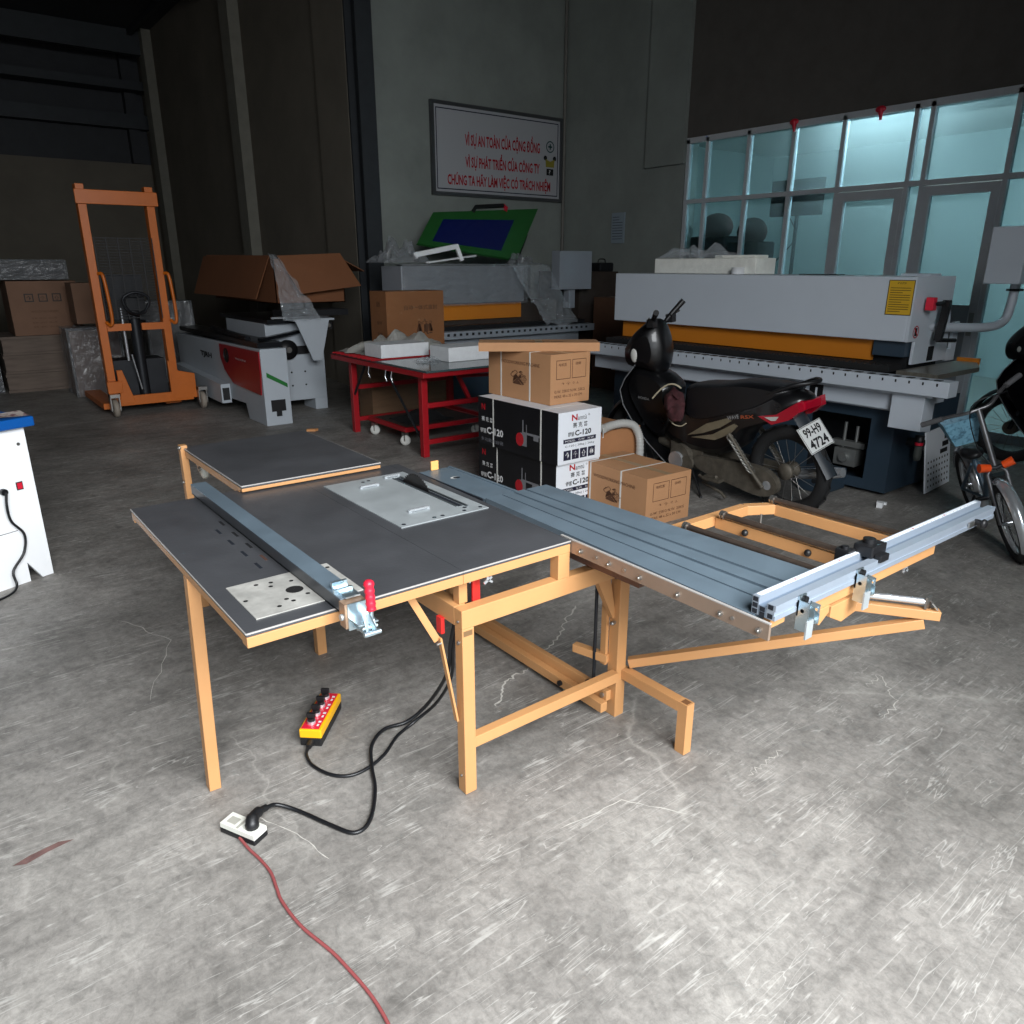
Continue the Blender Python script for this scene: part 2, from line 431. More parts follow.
# side wall running away on the left of the slogan wall, with plaster piers
b = MB(PLASTERD); b.box(3.36,3.56,7.08,16.2,0,5.6); struct('wall_side', b)
PIER = mat('pier_paint',(128,126,116),.85,0,var=.1)
b = MB(PIER); b.box(3.20,3.36,15.0,15.35,0,5.6); struct('trim_2', b)
b = MB(PIER); b.box(3.20,3.36,10.4,10.75,0,5.6); struct('trim_3', b)
b = MB(PLASTERD); b.box(3.30,3.36,7.09,7.9,0,5.6); struct('trim_4', b)
b = MB(STEELW)
b.box(3.30,3.50,6.80,6.83,0,5.6); b.box(3.30,3.50,7.04,7.07,0,5.6); b.box(3.38,3.42,6.83,7.04,0,5.6)
struct('trim_5', b)
b = MB(PLASTER); b.box(3.505,6.4,6.9,7.05,0,5.6); struct('wall_slogan', b)
b = MB(PLASTER); b.box(6.4,6.6,4.75,7.05,0,5.6)
b.box(6.35,6.40,4.75,5.35,2.62,5.6)
struct('wall_right', b)
b = MB(mat('dark_grey_render',(92,88,84),.9,0,var=.1)); b.box(6.4,6.55,-7,4.75,2.88,5.6); struct('wall_right_upper', b)  # even darker grey render above the glass
b = MB(mat('conduit_grey',(120,118,112),.6)); b.tube([(6.37,6.86,0),(6.37,6.86,5.5)], .022, 8); struct('trim_6', b)
b = MB(PLASTERD); b.box(-9.2,-9,-3.5,16.3,0,5.6); struct('wall_left', b)
b = MB(PLASTERD); b.box(-9,-4.6,-2.4,-2.2,0,5.6); b.box(1.05,6.6,-2.4,-2.2,0,5.6); b.box(-4.6,1.05,-2.4,-2.2,3.8,5.6); struct('wall_front', b)  # unseen wall; right jamb of the opening placed to dim the right-hand floor
b = MB(ROOFM); b.box(-9.2,6.6,-2.4,16.4,5.6,5.7); struct('ceiling', b)
b = MB(STEELW)
for y in (-2.1,1.4,5.8,10.6,15.2):
    b.box(-9,6.4,y,y+.14,5.2,5.6)
for x in (-7,-4.5,-2,.5,3): b.box(x,x+.07,-2.2,16.2,5.5,5.6)
struct('trim_7', b)

# frosted glass office partition
FR = mat('grey_aluminium_frame', (204,208,212), .45, .1, var=.05)
GX = 6.4
b = MB(FR)
ymul = [4.70,4.43,3.88,3.34,2.80,2.12,1.98,1.30,.72,.1,-.6,-1.4,-2.2,-3.0,-3.8,-4.6,-5.4,-6.2,-6.95]
for y in ymul: b.box(GX-.03,GX+.03,y-.02,y+.02,0,2.86)
b.box(GX-.03,GX+.03,-7,4.72,2.82,2.88); b.box(GX-.032,GX+.032,-7,4.72,2.18,2.225); b.box(GX-.03,GX+.03,-7,4.72,0,.08)
struct('window_frame', b)
n = 1
for i in range(len(ymul)-1):
    a, c = ymul[i+1]+.02, ymul[i]-.02
    isdoor = i in (4, 6)
    b = MB(FROST); b.add([(GX,a,2.225),(GX,c,2.225),(GX,c,2.82),(GX,a,2.82)], [(0,1,2,3)]); struct('window_%d' % n, b); n += 1
    if not isdoor:
        b = MB(FROST); b.add([(GX,a,.08),(GX,c,.08),(GX,c,2.18),(GX,a,2.18)], [(0,1,2,3)]); struct('window_%d' % n, b); n += 1
for i, (y0, y1) in enumerate(((2.14,2.78),(1.32,1.96))):
    d = MB(FR)
    d.box(GX-.035,GX+.02,y0,y0+.07,.02,2.17); d.box(GX-.035,GX+.02,y1-.07,y1,.02,2.17)
    d.box(GX-.035,GX+.02,y0+.07,y1-.07,2.09,2.17)
    d.use(mat('door_panel_grey%d' % i,(150,156,160),.5)); d.box(GX-.02,GX+.01,y0+.07,y1-.07,.02,1.16)
    do = struct('door_%d' % (i+1), d)
    g = MB(FROST); g.add([(GX-.005,y0+.07,1.16),(GX-.005,y1-.07,1.16),(GX-.005,y1-.07,2.09),(GX-.005,y0+.07,2.09)], [(0,1,2,3)])
    g.build('door_glass', do)
    h = MB(STEEL); h.tube([(GX-.035,y0+.035,1.0),(GX-.075,y0+.035,1.0),(GX-.075,y0+.13,1.0)], .01, 8); h.box(GX-.045,GX-.035,y0+.015,y0+.055,.9,1.1); h.build('door_handle', do)
# the office behind
b = MB(mat('office_tile',(170,168,160),.4)); b.box(6.6,10.5,-7,6.8,-.1,0); struct('floor_office', b)
OFFW = mat('office_paint',(186,198,196),.8)
b = MB(OFFW); b.box(10.5,10.7,-7,6.8,0,3.2); b.box(6.6,10.5,6.6,6.8,0,3.2); b.box(6.6,10.5,-7.2,-7,0,3.2); struct('wall_office', b)
b = MB(mat('office_ceiling_paint',(210,214,212),.8)); b.box(6.55,10.7,-7.2,6.8,3.2,3.3); struct('ceiling_office', b)
t = Thing('ceiling_light', 'lit tube lamp glowing behind the upper frosted glass', 'light', (6.85,2.45,3.1))
b = t.mb(WHITEP); b.box(6.78,6.92,1.95,2.95,3.12,3.2); t.part('housing', b)
b = t.mb(emat('lit_tube',(225,245,255), 300)); b.tube([(6.85,1.98,3.0),(6.85,2.92,3.0)], .022, 10); t.part('tube', b, label='glowing white tube')
t = Thing('wall_screen', 'dark flat screen seen blurred through the frosted glass', 'screen', (6.65,3.4,0))
b = t.mb(SPIN); b.box(6.60,6.65,3.10,3.70,2.00,2.36); t.part('screen', b)
b = t.mb(DKMETAL); b.tube([(6.66,3.4,2.02),(6.66,3.4,0.02)], .02, 8); b.box(6.60,6.8,3.2,3.6,0,.03); t.part('stand', b)
b = t.mb(CABLE); b.tube(catmull([(6.62,3.5,2.05),(6.6,3.35,1.8),(6.6,3.5,1.6),(6.62,3.7,1.45)]), .006, 6); t.part('cable', b)
for (xx, yy, hh, ww, lb) in ((6.62,4.42,2.12,.50,'tall dark stand-in shape behind the leftmost frosted panes'),(6.62,3.92,2.05,.42,'dark stand-in shape behind the frosted panes left of the screen')):
    t = Thing('office_dark_shape', lb, 'cabinet', (xx,yy,0), group='dark shapes behind the frosted glass')  # boxy stand-in added for an unidentified dark shape
    b = t.mb(DARKIN); b.box(xx-.15,xx+.15,yy-ww/2,yy+ww/2,0,hh-.3); t.part('body', b, bevel=.02)
    b = t.mb(mat('maroon_bundle%d' % int(yy),(60,34,30),.8)); b.sph((xx,yy,hh-.2),(.12,ww*.45,.16)); t.part('bundle', b, label='reddish dark bundle on top')
# small red ornaments by the glass top
for (y, z, lb) in ((3.34,2.87,'small red cap on the frame above the fourth frosted pane'),(2.45,2.86,'red tassel ornament hanging above the frosted door')):
    b = MB(REDP); b.sph((6.352,y,z),(.02,.05,.03)); b.tube([(6.352,y,z),(6.352,y-.01,z-.09)], [.026,.012], 8); single('tassel', b, lb, 'ornament', group='red ornaments on the glass frame')

# slogan board
t = Thing('slogan_board', 'framed white board with red Vietnamese slogan on the back wall', 'sign', (5.3,6.88,2.32))
b = t.mb(mat('board_white',(178,180,184),.5)); b.box(4.29,6.29,6.86,6.885,2.36,3.32); t.part('panel', b)
b = t.mb(mat('board_frame',(96,98,100),.4,.6))
b.box(4.25,6.33,6.84,6.89,2.32,2.36); b.box(4.25,6.33,6.84,6.89,3.32,3.36); b.box(4.25,4.29,6.84,6.89,2.36,3.32); b.box(6.29,6.33,6.84,6.89,2.36,3.32)
b.use(PRINTN); b.frame((4.32,6.86,2.39), X, Z, 1.94, .90, .012)
t.part('frame', b)
b = t.mb(PRINTR)
yy = 6.858
b.text('VÌ SỰ AN TOÀN CỦA CỘNG ĐỒNG', (4.74,yy,2.87), X, Z, 1.20, .23, .001, .028)
t.part('lettering', b, label='first line of red capitals')
b = t.mb(PRINTR); b.text('VÌ SỰ PHÁT TRIỂN CỦA CÔNG TY', (4.74,yy,2.625), X, Z, 1.20, .22, .001, .028)
t.part('lettering', b, label='second line of red capitals')
b = t.mb(PRINTR); b.text('CHÚNG TA HÃY LÀM VIỆC CÓ TRÁCH NHIỆM', (4.47,yy,2.415), X, Z, 1.66, .19, .001, .028)
t.part('lettering', b, label='third line of red capitals')
b = t.mb(mat('emblem_green',(20,70,70),.6))
b.lathe([(.072,0),(.058,0)], 24, Matrix.Translation((6.12,yy-.001,3.0)) @ Matrix.Rotation(R(90),4,'X'))
b.quad((6.085,yy,2.99), X, Z, .07, .02); b.quad((6.11,yy,2.965), X, Z, .02, .07)
b.use(mat('glove_yellow',(150,140,50),.6)); b.prism([(-.07,-.05),(.07,-.05),(.08,.05),(0,.02),(-.08,.05)], .002, Matrix.Translation((6.12,yy,2.80)) @ Matrix.Rotation(R(90),4,'X'))
b.use(PRINTK); b.sph((6.04,yy,2.86),(.03,.002,.03)); b.sph((6.2,yy,2.86),(.03,.002,.03)); b.quad((6.06,yy,2.65), X, Z, .12, .08)
b.use(PRINTW); b.text('?', (6.10,yy-.002,2.665), X, Z, .03, .05)
t.part('emblems', b, label='round green emblem and yellow pictogram')
b = MB(mat('wall_notice',(146,160,170),.7)); b.box(6.385,6.399,5.68,5.91,1.77,2.14)
b.use(PRINTN)
for i in range(9): b.quad((6.3845,5.89,1.82+i*.033), -Y, Z, .18 if i<7 else .12, .006)
single('paper_notice', b, 'pale blue paper notice pinned to the plaster wall', 'notice')

# ================================================================ PANEL SAW (foreground)
H = .720
t = S = Thing('sliding_table_saw', 'orange framed folding panel saw with dark tables and rip fence', 'saw', (0,0,0))
def slab(x0,x1,y0,y1,z,name,sides):
    b = t.mb(TOPM); b.box(x0,x1,y0,y1,z-.010,z)
    b.use(TOPE)
    if 's' in sides: b.box(x0,x1,y0-.002,y0,z-.004,z-.0003)
    if 'w' in sides: b.box(x0-.002,x0,y0,y1,z-.004,z-.0003)
    if 'e' in sides: b.box(x1,x1+.002,y0,y1,z-.004,z-.0003)
    o = t.part(name, b)
    r = t.mb(ORANGE); zz = z-.012
    def rail(*bx_):
        r = t.mb(ORANGE); r.box(*bx_); t.part('edge_rail', r, o, label='orange steel edge rail', bevel=.0015)
    if 's' in sides: rail(x0,x1,y0,y0+.035,zz-(.026 if y0 < .5 else .012),zz)
    if 'w' in sides: rail(x0,x0+.03,y0+.036,y1-.031,zz-(.020 if y0 < .5 else .026),zz)
    if 'n' in sides: rail(x0,x1,y1-.03,y1,zz-.03,zz)
    if 'e' in sides: rail(x1-.03,x1,y0+.036,y1-.031,zz-.03,zz)
    return o
slab(-.576,-.3415,0,1.13,H,'left_table','swn')
slab(-.3405,.0075,0,1.13,H,'middle_table','sn')
slab(.0085,.394,0,1.11,H,'main_table','sn')
b = t.mb(TOPM); b.prism([(.395,0),(.434,1.11),(.395,1.11)], .010, Matrix.Translation((0,0,H-.010))); t.part('table_edge', b)
rl = slab(-.220,.335,1.072,1.83,H+.030,'rear_table','swe')
# blade plate
S.inv = Matrix.Translation((-.027,-.048,0))
b = t.mb(PLATE)
def ringplate(x0,x1,y0,y1,z,sx0,sx1,sy0,sy1):
    b.box(x0,sx0,y0,y1,z,z+.003); b.box(sx1,x1,y0,y1,z,z+.003); b.box(sx0,sx1,y0,sy0,z,z+.003); b.box(sx0,sx1,sy1,y1,z,z+.003)
ringplate(.075,.410,.449,1.026,H,.334,.356,.52,.97)
b.use(ALUD); b.box(.334,.356,.52,.97,H+.0003,H+.001)
for (x,y) in ((.208,.470),(.240,.470),(.326,.471),(.345,.497),(.215,.985),(.24,.99),(.39,.47),(.095,.47)):
    b.cyl((x,y,H+.003),(x,y,H+.0038), .007, 12)
insert = t.part('blade_plate', b, label='pale zinc insert plate')
b = t.mb(mat('slot_lip',(120,126,130),.35,.8)); b.box(.356,.362,.5,.96,H+.003,H+.008); b.box(.326,.3335,.52,.96,H+.003,H+.0055)
t.part('blade_guide', b)
for (x0,x1,y) in ((.168,.24,.911),(.168,.243,.562),(.306,.368,.981)):
    b = t.mb(CHROME); b.tube([(x0,y,H+.009),(x1,y,H+.009)], .0055, 8); b.box(x0-.002,x0+.008,y-.004,y+.004,H+.003,H+.01); b.box(x1-.008,x1+.002,y-.004,y+.004,H+.003,H+.01)
    t.part('lift_handle', b)
# saw blade: toothed disc through the slot
b = t.mb(mat('blade_steel',(66,64,64),.38,.8,var=.15,scale=20))
cy, cz, rr = .815, H-.080, .130
poly = []
NT = 60
for i in range(NT):
    a = 2*PI*i/NT; poly += [(cy+rr*math.cos(a), cz+rr*math.sin(a)), (cy+(rr-.007)*math.cos(a+.08), cz+(rr-.007)*math.sin(a+.08))]
poly = [p for p in poly if p[1] > H-.045]
poly.sort(key=lambda p: math.atan2(p[1]-cz, p[0]-cy))
b.prism(poly, .0028, Matrix(((0,0,1,.3436),(1,0,0,0),(0,1,0,0),(0,0,0,1))))
t.part('saw_blade', b, label='dark toothed circular blade')
# left steel plate
S.inv = Matrix.Translation((-.0135,-.038,0))
b = t.mb(WORN); b.box(-.52,-.247,.091,.311,H,H+.0025)
b.use(mat('hole_black',(14,12,12),.8))
b.lathe([(.0001,0),(.022,0)], 20, Matrix.Translation((-.385,.196,H+.0029)))
for (x,y) in ((-.507,.201),(-.453,.281),(-.417,.274),(-.426,.25),(-.371,.253),(-.368,.153),(-.423,.153),(-.413,.134),(-.452,.124),(-.26,.17),(-.258,.28)):
    b.lathe([(.0001,0),(.006,0)], 10, Matrix.Translation((x,y,H+.0029)))
t.part('router_plate', b, label='worn bright steel plate with bolt holes')
for k, y in enumerate((.83,.703,.582,.462)):
    b = t.mb(mat('slot_dark%d' % k,(22,22,24) if k < 3 else (84,58,48),.7)); b.box(-.371,-.363,y-.024,y+.024,H,H+.0006); t.part('table_slot', b)
for k, y in enumerate((.757,.64,.524,.412)):
    b = t.mb(ALUD); b.box(-.404,-.396,y-.024,y+.024,H,H+.0006); t.part('table_slot', b)
# rip fence
S.inv = Matrix.Translation((-.0135,.004,0))
FX0, FX1, FY0, FY1 = -.352, -.300, -.045, 1.17
b = t.mb(SLIDE)
z0, z1 = H+.003, H+.040
b.box(FX0,FX1,FY0,FY1,z1-.003,z1); b.use(mat('fence_side_shade',(96,98,102),.4,.6,var=.1)); b.box(FX0,FX0+.003,FY0,FY1,z0,z1-.003); b.use(SLIDE); b.box(FX1-.003,FX1,FY0,FY1,z0,z1-.003)  # left side darker than the rest: its shade is put into the colour
b.box(FX0,FX1,FY0,FY1,z0,z0+.003)
fo = t.part('rip_fence', b, label='blue-grey box section rip fence')
b = t.mb(mat('fence_shoe',(170,140,116),.4,.4)); b.box(FX0-.004,FX1+.0,-.075,FY0,H-.026,H+.036); b.use(PLATE); b.cyl((FX0-.004,-.06,H-.0),(FX0-.010,-.06,H-.0),.008,12)
t.part('fence_shoe', b, fo)
b = t.mb(ZINCB); b.box(FX0+.01,FX1-.005,-.055,.02,z1,z1+.004); b.box(-.345,-.305,.012,.02,z1,z1+.018); b.box(-.352,-.305,-.015,-.008,z1,z1+.010)
b.box(-.350,-.300,-.079,-.075,H-.03,H+.036); b.box(-.350,-.300,-.13,-.079,H-.0,H+.004); b.box(-.34,-.32,-.15,-.079,H-.020,H-.015)
for sx in (-.334,-.312):
    b.beam((sx,-.085,H-.02),(sx,-.135,H-.0),.004,.022); b.beam((sx,-.140,H-.02),(-.323,-.125,H+.022),.005,.010)
b.cyl((-.342,-.13,H-.008),(-.304,-.13,H-.008),.005,10); b.cyl((-.343,-.142,H-.018),(-.302,-.142,H-.018),.006,10)
b.tube([(-.318,-.130,H-.01),(-.312,-.121,H+.03)], .006, 8)
t.part('clamp', b, fo, label='zinc plated toggle clamp')
b = t.mb(REDP)
prof = []
for i in range(21):
    u = i/20; prof.append((u, .0115+.0009*math.sin(u*PI*10)+(.001 if u > .8 else 0) - (.006 if u < .05 else 0) - (.006*((u-.93)/.07)**2 if u > .93 else 0)))
p0, p1 = Vector((-.312,-.122,H+.026)), Vector((-.310,-.112,H+.100))
b.tube([p0.lerp(p1,u) for u,_ in prof], [r for _,r in prof], 14)
t.part('clamp_handle', b, fo, label='ribbed red plastic grip')

S.inv = Matrix.Identity(4)
# frame
fr = t.mb(ORANGE)
zb0, zb1 = .545, .602
fr.box(.0,.636,0,.038,zb0,zb1)
t.part('front_beam', fr, bevel=.002)
b = t.mb(ORANGE); b.box(0,.038,.0385,1.09,zb0,zb1); t.part('side_beam', b, bevel=.002)
b = t.mb(ORANGE); b.box(.640,.677,.0605,1.09,zb0,zb1); t.part('side_beam', b, bevel=.002)
b = t.mb(ORANGE); b.box(.0385,.6395,1.05,1.09,zb0,zb1); t.part('rear_beam', b, bevel=.002)
for (x0,x1,y0,y1) in ((.348,.393,.0,.038),(.020,.048,.042,.072),(.343,.388,1.05,1.088),(.0,.038,1.05,1.09)):
    b = t.mb(ORANGE); b.box(x0,x1,y0,y1,zb1,H-.012-(.0262 if y0==0 else .031 if y0>1 else 0)); t.part('riser', b, bevel=.0015)
def leg(x0,x1,y0,y1,z1,name='leg'):
    b = t.mb(ORANGE); b.box(x0,x1,y0,y1,0,z1); return t.part(name, b, bevel=.002)
l1 = leg(.0,.040,.0,.038,zb0)
b = t.mb(mat('brown_gap',(120,92,60),.6)); b.box(.004,.034,-.0008,.0,zb0-.022,zb0-.006); b.use(STEEL); t.part('tube_gap', b, l1)
for (zz_, r_) in ((zb0-.045,.006),(.06,.004),(zb0+.02,.004)):
    b = t.mb(STEEL); b.cyl((-.004,.018,zz_),(.0,.018,zz_),r_,10); t.part('bolt', b, l1)
leg(.0,.038,1.055,1.092,zb0)
leg(.637,.680,1.0555,1.092,zb0)
col = leg(.637,.680,.015,.06,.575,'column')
b = t.mb(STEEL)
b.cyl((.627,.035,.36),(.637,.035,.36),.007,10); b.cyl((.629,.032,.525),(.637,.032,.525),.005,10); b.sph((.625,.035,.36),.008)
t.part('bolt', b, col)
b = t.mb(ORANGE); b.box(.624,.6365,.061,.085,.19,.545); t.part('column_strip', b)
b = t.mb(CHROME); b.use(DKMETAL); b.cyl((.612,.10,.12),(.612,.10,.54),.006,10); t.part('lift_rod', b)
b = t.mb(ORANGE); b.prism([(0,0),(.035,-.02),(.07,-.17),(.055,-.17),(.02,-.10),(-.03,.0)], .022, Matrix(((1,0,0,.575),(0,0,-1,.06),(0,1,0,.545),(0,0,0,1)))); t.part('corner_gusset', b)
# low bars
b = t.mb(ORANGE); b.box(.040,.6365,.004,.036,.146,.182); t.part('stretcher', b, bevel=.002)
b = t.mb(ORANGE); b.box(.614,.6365,.0365,1.054,.062,.100); b.use(STEEL); b.cyl((.608,.055,.08),(.614,.055,.08),.009,12); t.part('stretcher', b, bevel=.002)
b = t.mb(ORANGE); b.box(.584,.6135,.03,.95,.030,.066); b.use(BLACK); b.cyl((.584,.24,.05),(.574,.24,.05),.010,12); b.cyl((.60,.12,.10),(.612,.12,.10),.012,12); t.part('stretcher', b, bevel=.002)
b = t.mb(ORANGE); b.beam((.636,.055,.215),(.60,.19,.215),.028,.03); t.part('stub_bar', b, bevel=.002)
fb = t.mb(ORANGE); fb.box(.6805,.695,.0,.04,.145,.182); fb.box(.660,.695,-.235,.0145,.145,.182); t.part('foot_bar', fb, bevel=.002)
b = t.mb(ORANGE); b.box(.660,.695,-.272,-.235,0,.182); b.use(mat('tube_inside',(120,80,48),.7)); b.box(.666,.689,-.266,-.241,.182,.1825); t.part('foot', b, bevel=.0015)
# swing arm
A0 = Vector((.70,.0,.515)); A1 = Vector((1.260,-.715,.492)); B0 = Vector((.692,.012,.212))
b = t.mb(ORANGE); d = (A1-A0).normalized(); b.beam(A0, A1, .032, .030); t.part('swing_arm', b, bevel=.002)
b = t.mb(ORANGE); b.beam(B0-Z*.012, A1-d*.04-Z*.031, .030, .032); t.part('arm_brace', b, bevel=.002)
b = t.mb(CHROME); q0 = A0.lerp(A1,.62)+Z*.038; q1 = A0.lerp(A1,.955)+Z*.038; b.tube([q0,q1], .0105, 12)
b.use(STEEL); b.beam(q1-Z*.02+d*.004, q1+Z*.018+d*.004, .03,.006); b.beam(q1-Z*.018+d*.03, q1+Z*.002+d*.012, .03,.004)
t.part('arm_roller', b, label='bright steel roller on the swing arm')
# folding braces below the left tables
b = t.mb(ORANGE); b.beam((-.126,.06,.662),(-.051,.05,.511),.006,.020); t.part('folding_brace', b)
b = t.mb(ORANGE); b.beam((-.046,.044,.52),(-.006,.030,.245),.006,.016); b.use(STEEL); b.cyl((-.06,.038,.505),(-.045,.038,.505),.004,8); t.part('folding_brace', b)
# left support leg
b = t.mb(ORANGE); b.beam((-.583,.497,0),(-.560,.497,.687),.034,.036,up=(0,1,0)); t.part('leg', b, bevel=.002)
# rear leg and castor
b = t.mb(ORANGE); b.box(-.236,-.207,1.80,1.838,0,.762); b.use(STEEL); b.sph((-.24,1.80,.755),.008); b.sph((-.24,1.81,.60),.006); t.part('leg', b, bevel=.002)
b = t.mb(mat('castor_white',(206,206,196),.45)); Mx = Matrix.Translation((-.172,1.72,.672)) @ Matrix.Rotation(R(90),4,'Y')
b.lathe([(.0001,-.013),(.036,-.013),(.046,-.008),(.046,.008),(.036,.013),(.0001,.013)], 24, Mx)
cw = t.part('castor_wheel', b, label='white castor wheel under the rear table')
b = t.mb(STEEL); b.cyl((-.192,1.72,.672),(-.15,1.72,.672),.009,10); b.beam((-.190,1.72,.665),(-.190,1.79,.735),.004,.024); t.part('castor_fork', b, cw)
# red switch box
b = t.mb(REDSW); b.box(.078,.104,.06,.10,.555,.690); b.use(BLACK); b.box(.060,.077,.065,.095,.57,.685); t.part('switch', b, label='red power switch under the table')
b = t.mb(REDSW); b.box(-.012,.0,.09,.115,.50,.55); t.part('red_flap', b, label='red plastic flap under the side beam')
b = t.mb(CHROME)
for (x,y) in ((.045,.045),(.095,.010)):
    b.cyl((x,y,H-.052),(x,y,H-.036),.004,8); b.beam((x-.012,y,H-.06),(x+.014,y,H-.045),.004,.008); b.beam((x-.004,y,H-.048),(x+.016,y,H-.062),.004,.006)
t.part('wing_nuts', b)
# fixed strip behind the sliding table
S.inv = Matrix.Translation((-.033,-.050,0))
b = t.mb(SLIDE); b.box(.474,.615,.55,1.0,H-.016,H-.004); b.box(.610,.622,.535,1.0,H-.016,H+.0); b.use(ALUD); b.box(.468,.473,.56,1.0,H-.014,H-.005)
b.use(GALV); b.prism([(.437,.62),(.445,.62),(.466,1.0),(.458,1.0)],.012,Matrix.Translation((0,0,H-.016)))
b.use(mat('hole_pale_rim',(214,214,210),.4)); b.lathe([(.0001,0),(.018,0)], 18, Matrix.Translation((.545,.85,H-.0035)) @ Matrix.Diagonal((1.1,.8,1,1)))  # pale disc left showing as a rim round the dark hole
b.use(ALUD); b.lathe([(.0001,0),(.014,0)], 18, Matrix.Translation((.549,.846,H-.0030)) @ Matrix.Diagonal((1.1,.8,1,1)))
t.part('fixed_rail', b, label='blue-grey fixed rail plate with a hole')
b = t.mb(mat('orange_tab',(244,180,104),.5)); b.box(.525,.560,.990,1.0,H-.004,H+.034); t.part('tab', b, bevel=.003, label='small orange end tab')
# sliding table
S.inv = Matrix.Identity(4)
b = t.mb(SLIDE)
zt = H+.004
cuts = [(0,.24,0),(.24,.262,-.004),(.262,.42,0),(.42,.46,-.006),(.46,.62,0),(.62,.66,-.006),(.66,1,0)]
SY0, SY1 = -.64, .49
def sx_(u, y):
    v = (y-SY0)/(SY1-SY0); xl = .392*(1-v)+.436*v; xr = .748*(1-v)+.712*v; return xl+(xr-xl)*u
for u0,u1,dz in cuts:
    b.prism([(sx_(u0,SY0),SY0),(sx_(u1,SY0),SY0),(sx_(u1,SY1),SY1),(sx_(u0,SY1),SY1)], .040+dz*1.8, Matrix.Translation((0,0,zt-.040)))
st = t.part('sliding_table', b, label='blue-grey ribbed sliding table')
b = t.mb(RAIL); r0, r1 = Vector((.386,-.690,zt-.024)), Vector((.402,.05,zt-.024)); b.beam(r0,r1,.008,.040); b.use(TOPE); b.beam(r0+Z*.0215,r1+Z*.0215,.008,.003)
b.use(STEEL)
for y in (-.045,-.165,-.285,-.42,-.555,-.665):
    x = .397+y*.0216; b.cyl((x,y,zt-.026),(x-.006,y,zt-.026),.007,10); b.sph((x-.007,y,zt-.026),.004)
for y in (-.11,-.225,-.59): x = .397+y*.0216; b.cyl((x,y,zt-.025),(x-.004,y,zt-.025),.005,8)
t.part('side_rail', b, st, label='pinkish metal side rail with bolts')
b = t.mb(mat('gantry_rail',(112,84,72),.5,.3)); b.box(.46,.51,-.22,.86,zt-.10,zt-.045); b.use(BLACK); b.cyl((.47,.10,zt-.12),(.47,.10,zt-.10),.008,8); t.part('guide_rail', b)
# crosscut frame
S.inv = Matrix.Translation((-.043,-.030,0))
b = t.mb(ORANGE)
b.box(.80,1.17,-.075,-.040,H-.045,H-.010); b.beam((1.17,-.0575,H-.0275),(1.262,-.11,H-.0275),.034,.034)
cf = t.part('outrigger_frame', b, bevel=.002, label='orange outrigger frame')
for (x,w) in ((.815,.03),(1.00,.03),(1.27,.03)):
    b = t.mb(ORANGE); b.box(x-w/2,x+w/2,-.60,-.076 if x < 1.2 else -.12,H-.050,H-.012); b.use(BLACK)
    if x == 1.00:
        for y in (-.20,-.42): b.sph((x-.024,y,H-.03),.011)
    t.part('frame_tube', b, bevel=.002)
RODM = mat('dark_roller',(96,84,76),.3,.6,var=.2,scale=30)
for x in (.80,.985,1.262):
    b = t.mb(RODM); b.tube([(x,-.60,H+.004),(x,-.105,H+.004)], .0095, 12); b.use(STEEL)
    for y in (-.108,-.098): b.cyl((x,y,H+.004),(x,y-.006,H+.004),.014,12)
    b.tube([(x+.01,-.10,H-.012),(x+.01,-.10,H+.006)], .005, 6)
    t.part('roller', b, label='dark steel outrigger roller')
b = t.mb(STEEL); b.cyl((1.18,-.12,H-.03),(1.18,-.12,H-.075),.004,8); t.part('pin', b)
b = t.mb(ORANGE); b.box(.60,1.270,-.650,-.618,H-.032,H-.004); b.box(.46,.52,-.640,-.62,H-.028,H+.002)
b.prism([(0,0),(.10,0),(.10,-.02),(.06,-.045),(.03,-.02),(0,-.03)], .03, Matrix(((1,0,0,.60),(0,0,1,-.652),(0,1,0,H-.032),(0,0,0,1))))
b.prism([(0,0),(.13,0),(.13,-.05),(.06,-.06),(.0,-.03)], .03, Matrix(((1,0,0,.71),(0,0,1,-.652),(0,1,0,H-.040),(0,0,0,1))))
t.part('cross_bar', b, bevel=.0015, label='orange bar under the aluminium fence')
# aluminium fence: channel profile with hollow cells
S.inv = Matrix.Identity(4)
zf = H+.0055
b = t.mb(ALU)
AX0, AX1 = .397, 1.60
AC = mat('fence_channel_shade',(128,142,158),.4,.4)  # darker aluminium copy, with the recess shade painted into it
yb = -.629
S.inv = Matrix.Identity(4)
b.box(AX0,AX1,yb-.018,yb,zf,zf+.046)
b.use(AC); b.box(AX0,AX1,yb-.040,yb-.018,zf,zf+.026); b.use(ALU)
b.box(AX0,AX1,yb-.060,yb-.040,zf,zf+.038)
b.box(AX0,AX1,yb-.0625,yb-.060,zf+.0,zf+.012); b.box(AX0,AX1,yb-.0625,yb-.060,zf+.024,zf+.038)
b.use(ALUD)
for (y,z) in ((-.009,.038),(-.009,.023),(-.009,.008),(-.029,.019),(-.029,.006),(-.050,.031),(-.050,.009)):
    b.box(AX0-.0012,AX0,yb+y-.0065,yb+y+.0065,zf+z-.0055,zf+z+.0055)
    b.box(AX1,AX1+.0012,yb+y-.0065,yb+y+.0065,zf+z-.0055,zf+z+.0055)
af = t.part('crosscut_fence', b, label='long aluminium extrusion fence')
b = t.mb(CWHT); b.box(AX0+.01,AX1-.02,yb-.015,yb-.003,zf+.046,zf+.0468); b.use(PRINTR)
for i in range(5): b.box(.55+i*.2,.556+i*.2,yb-.014,yb-.008,zf+.0468,zf+.0471)
b.use(PRINTK)
for i in range(44): b.box(.46+i*.025,.4615+i*.025,yb-.015,yb-.012,zf+.0468,zf+.0471)
t.part('scale', b, af, label='white measuring scale strip')
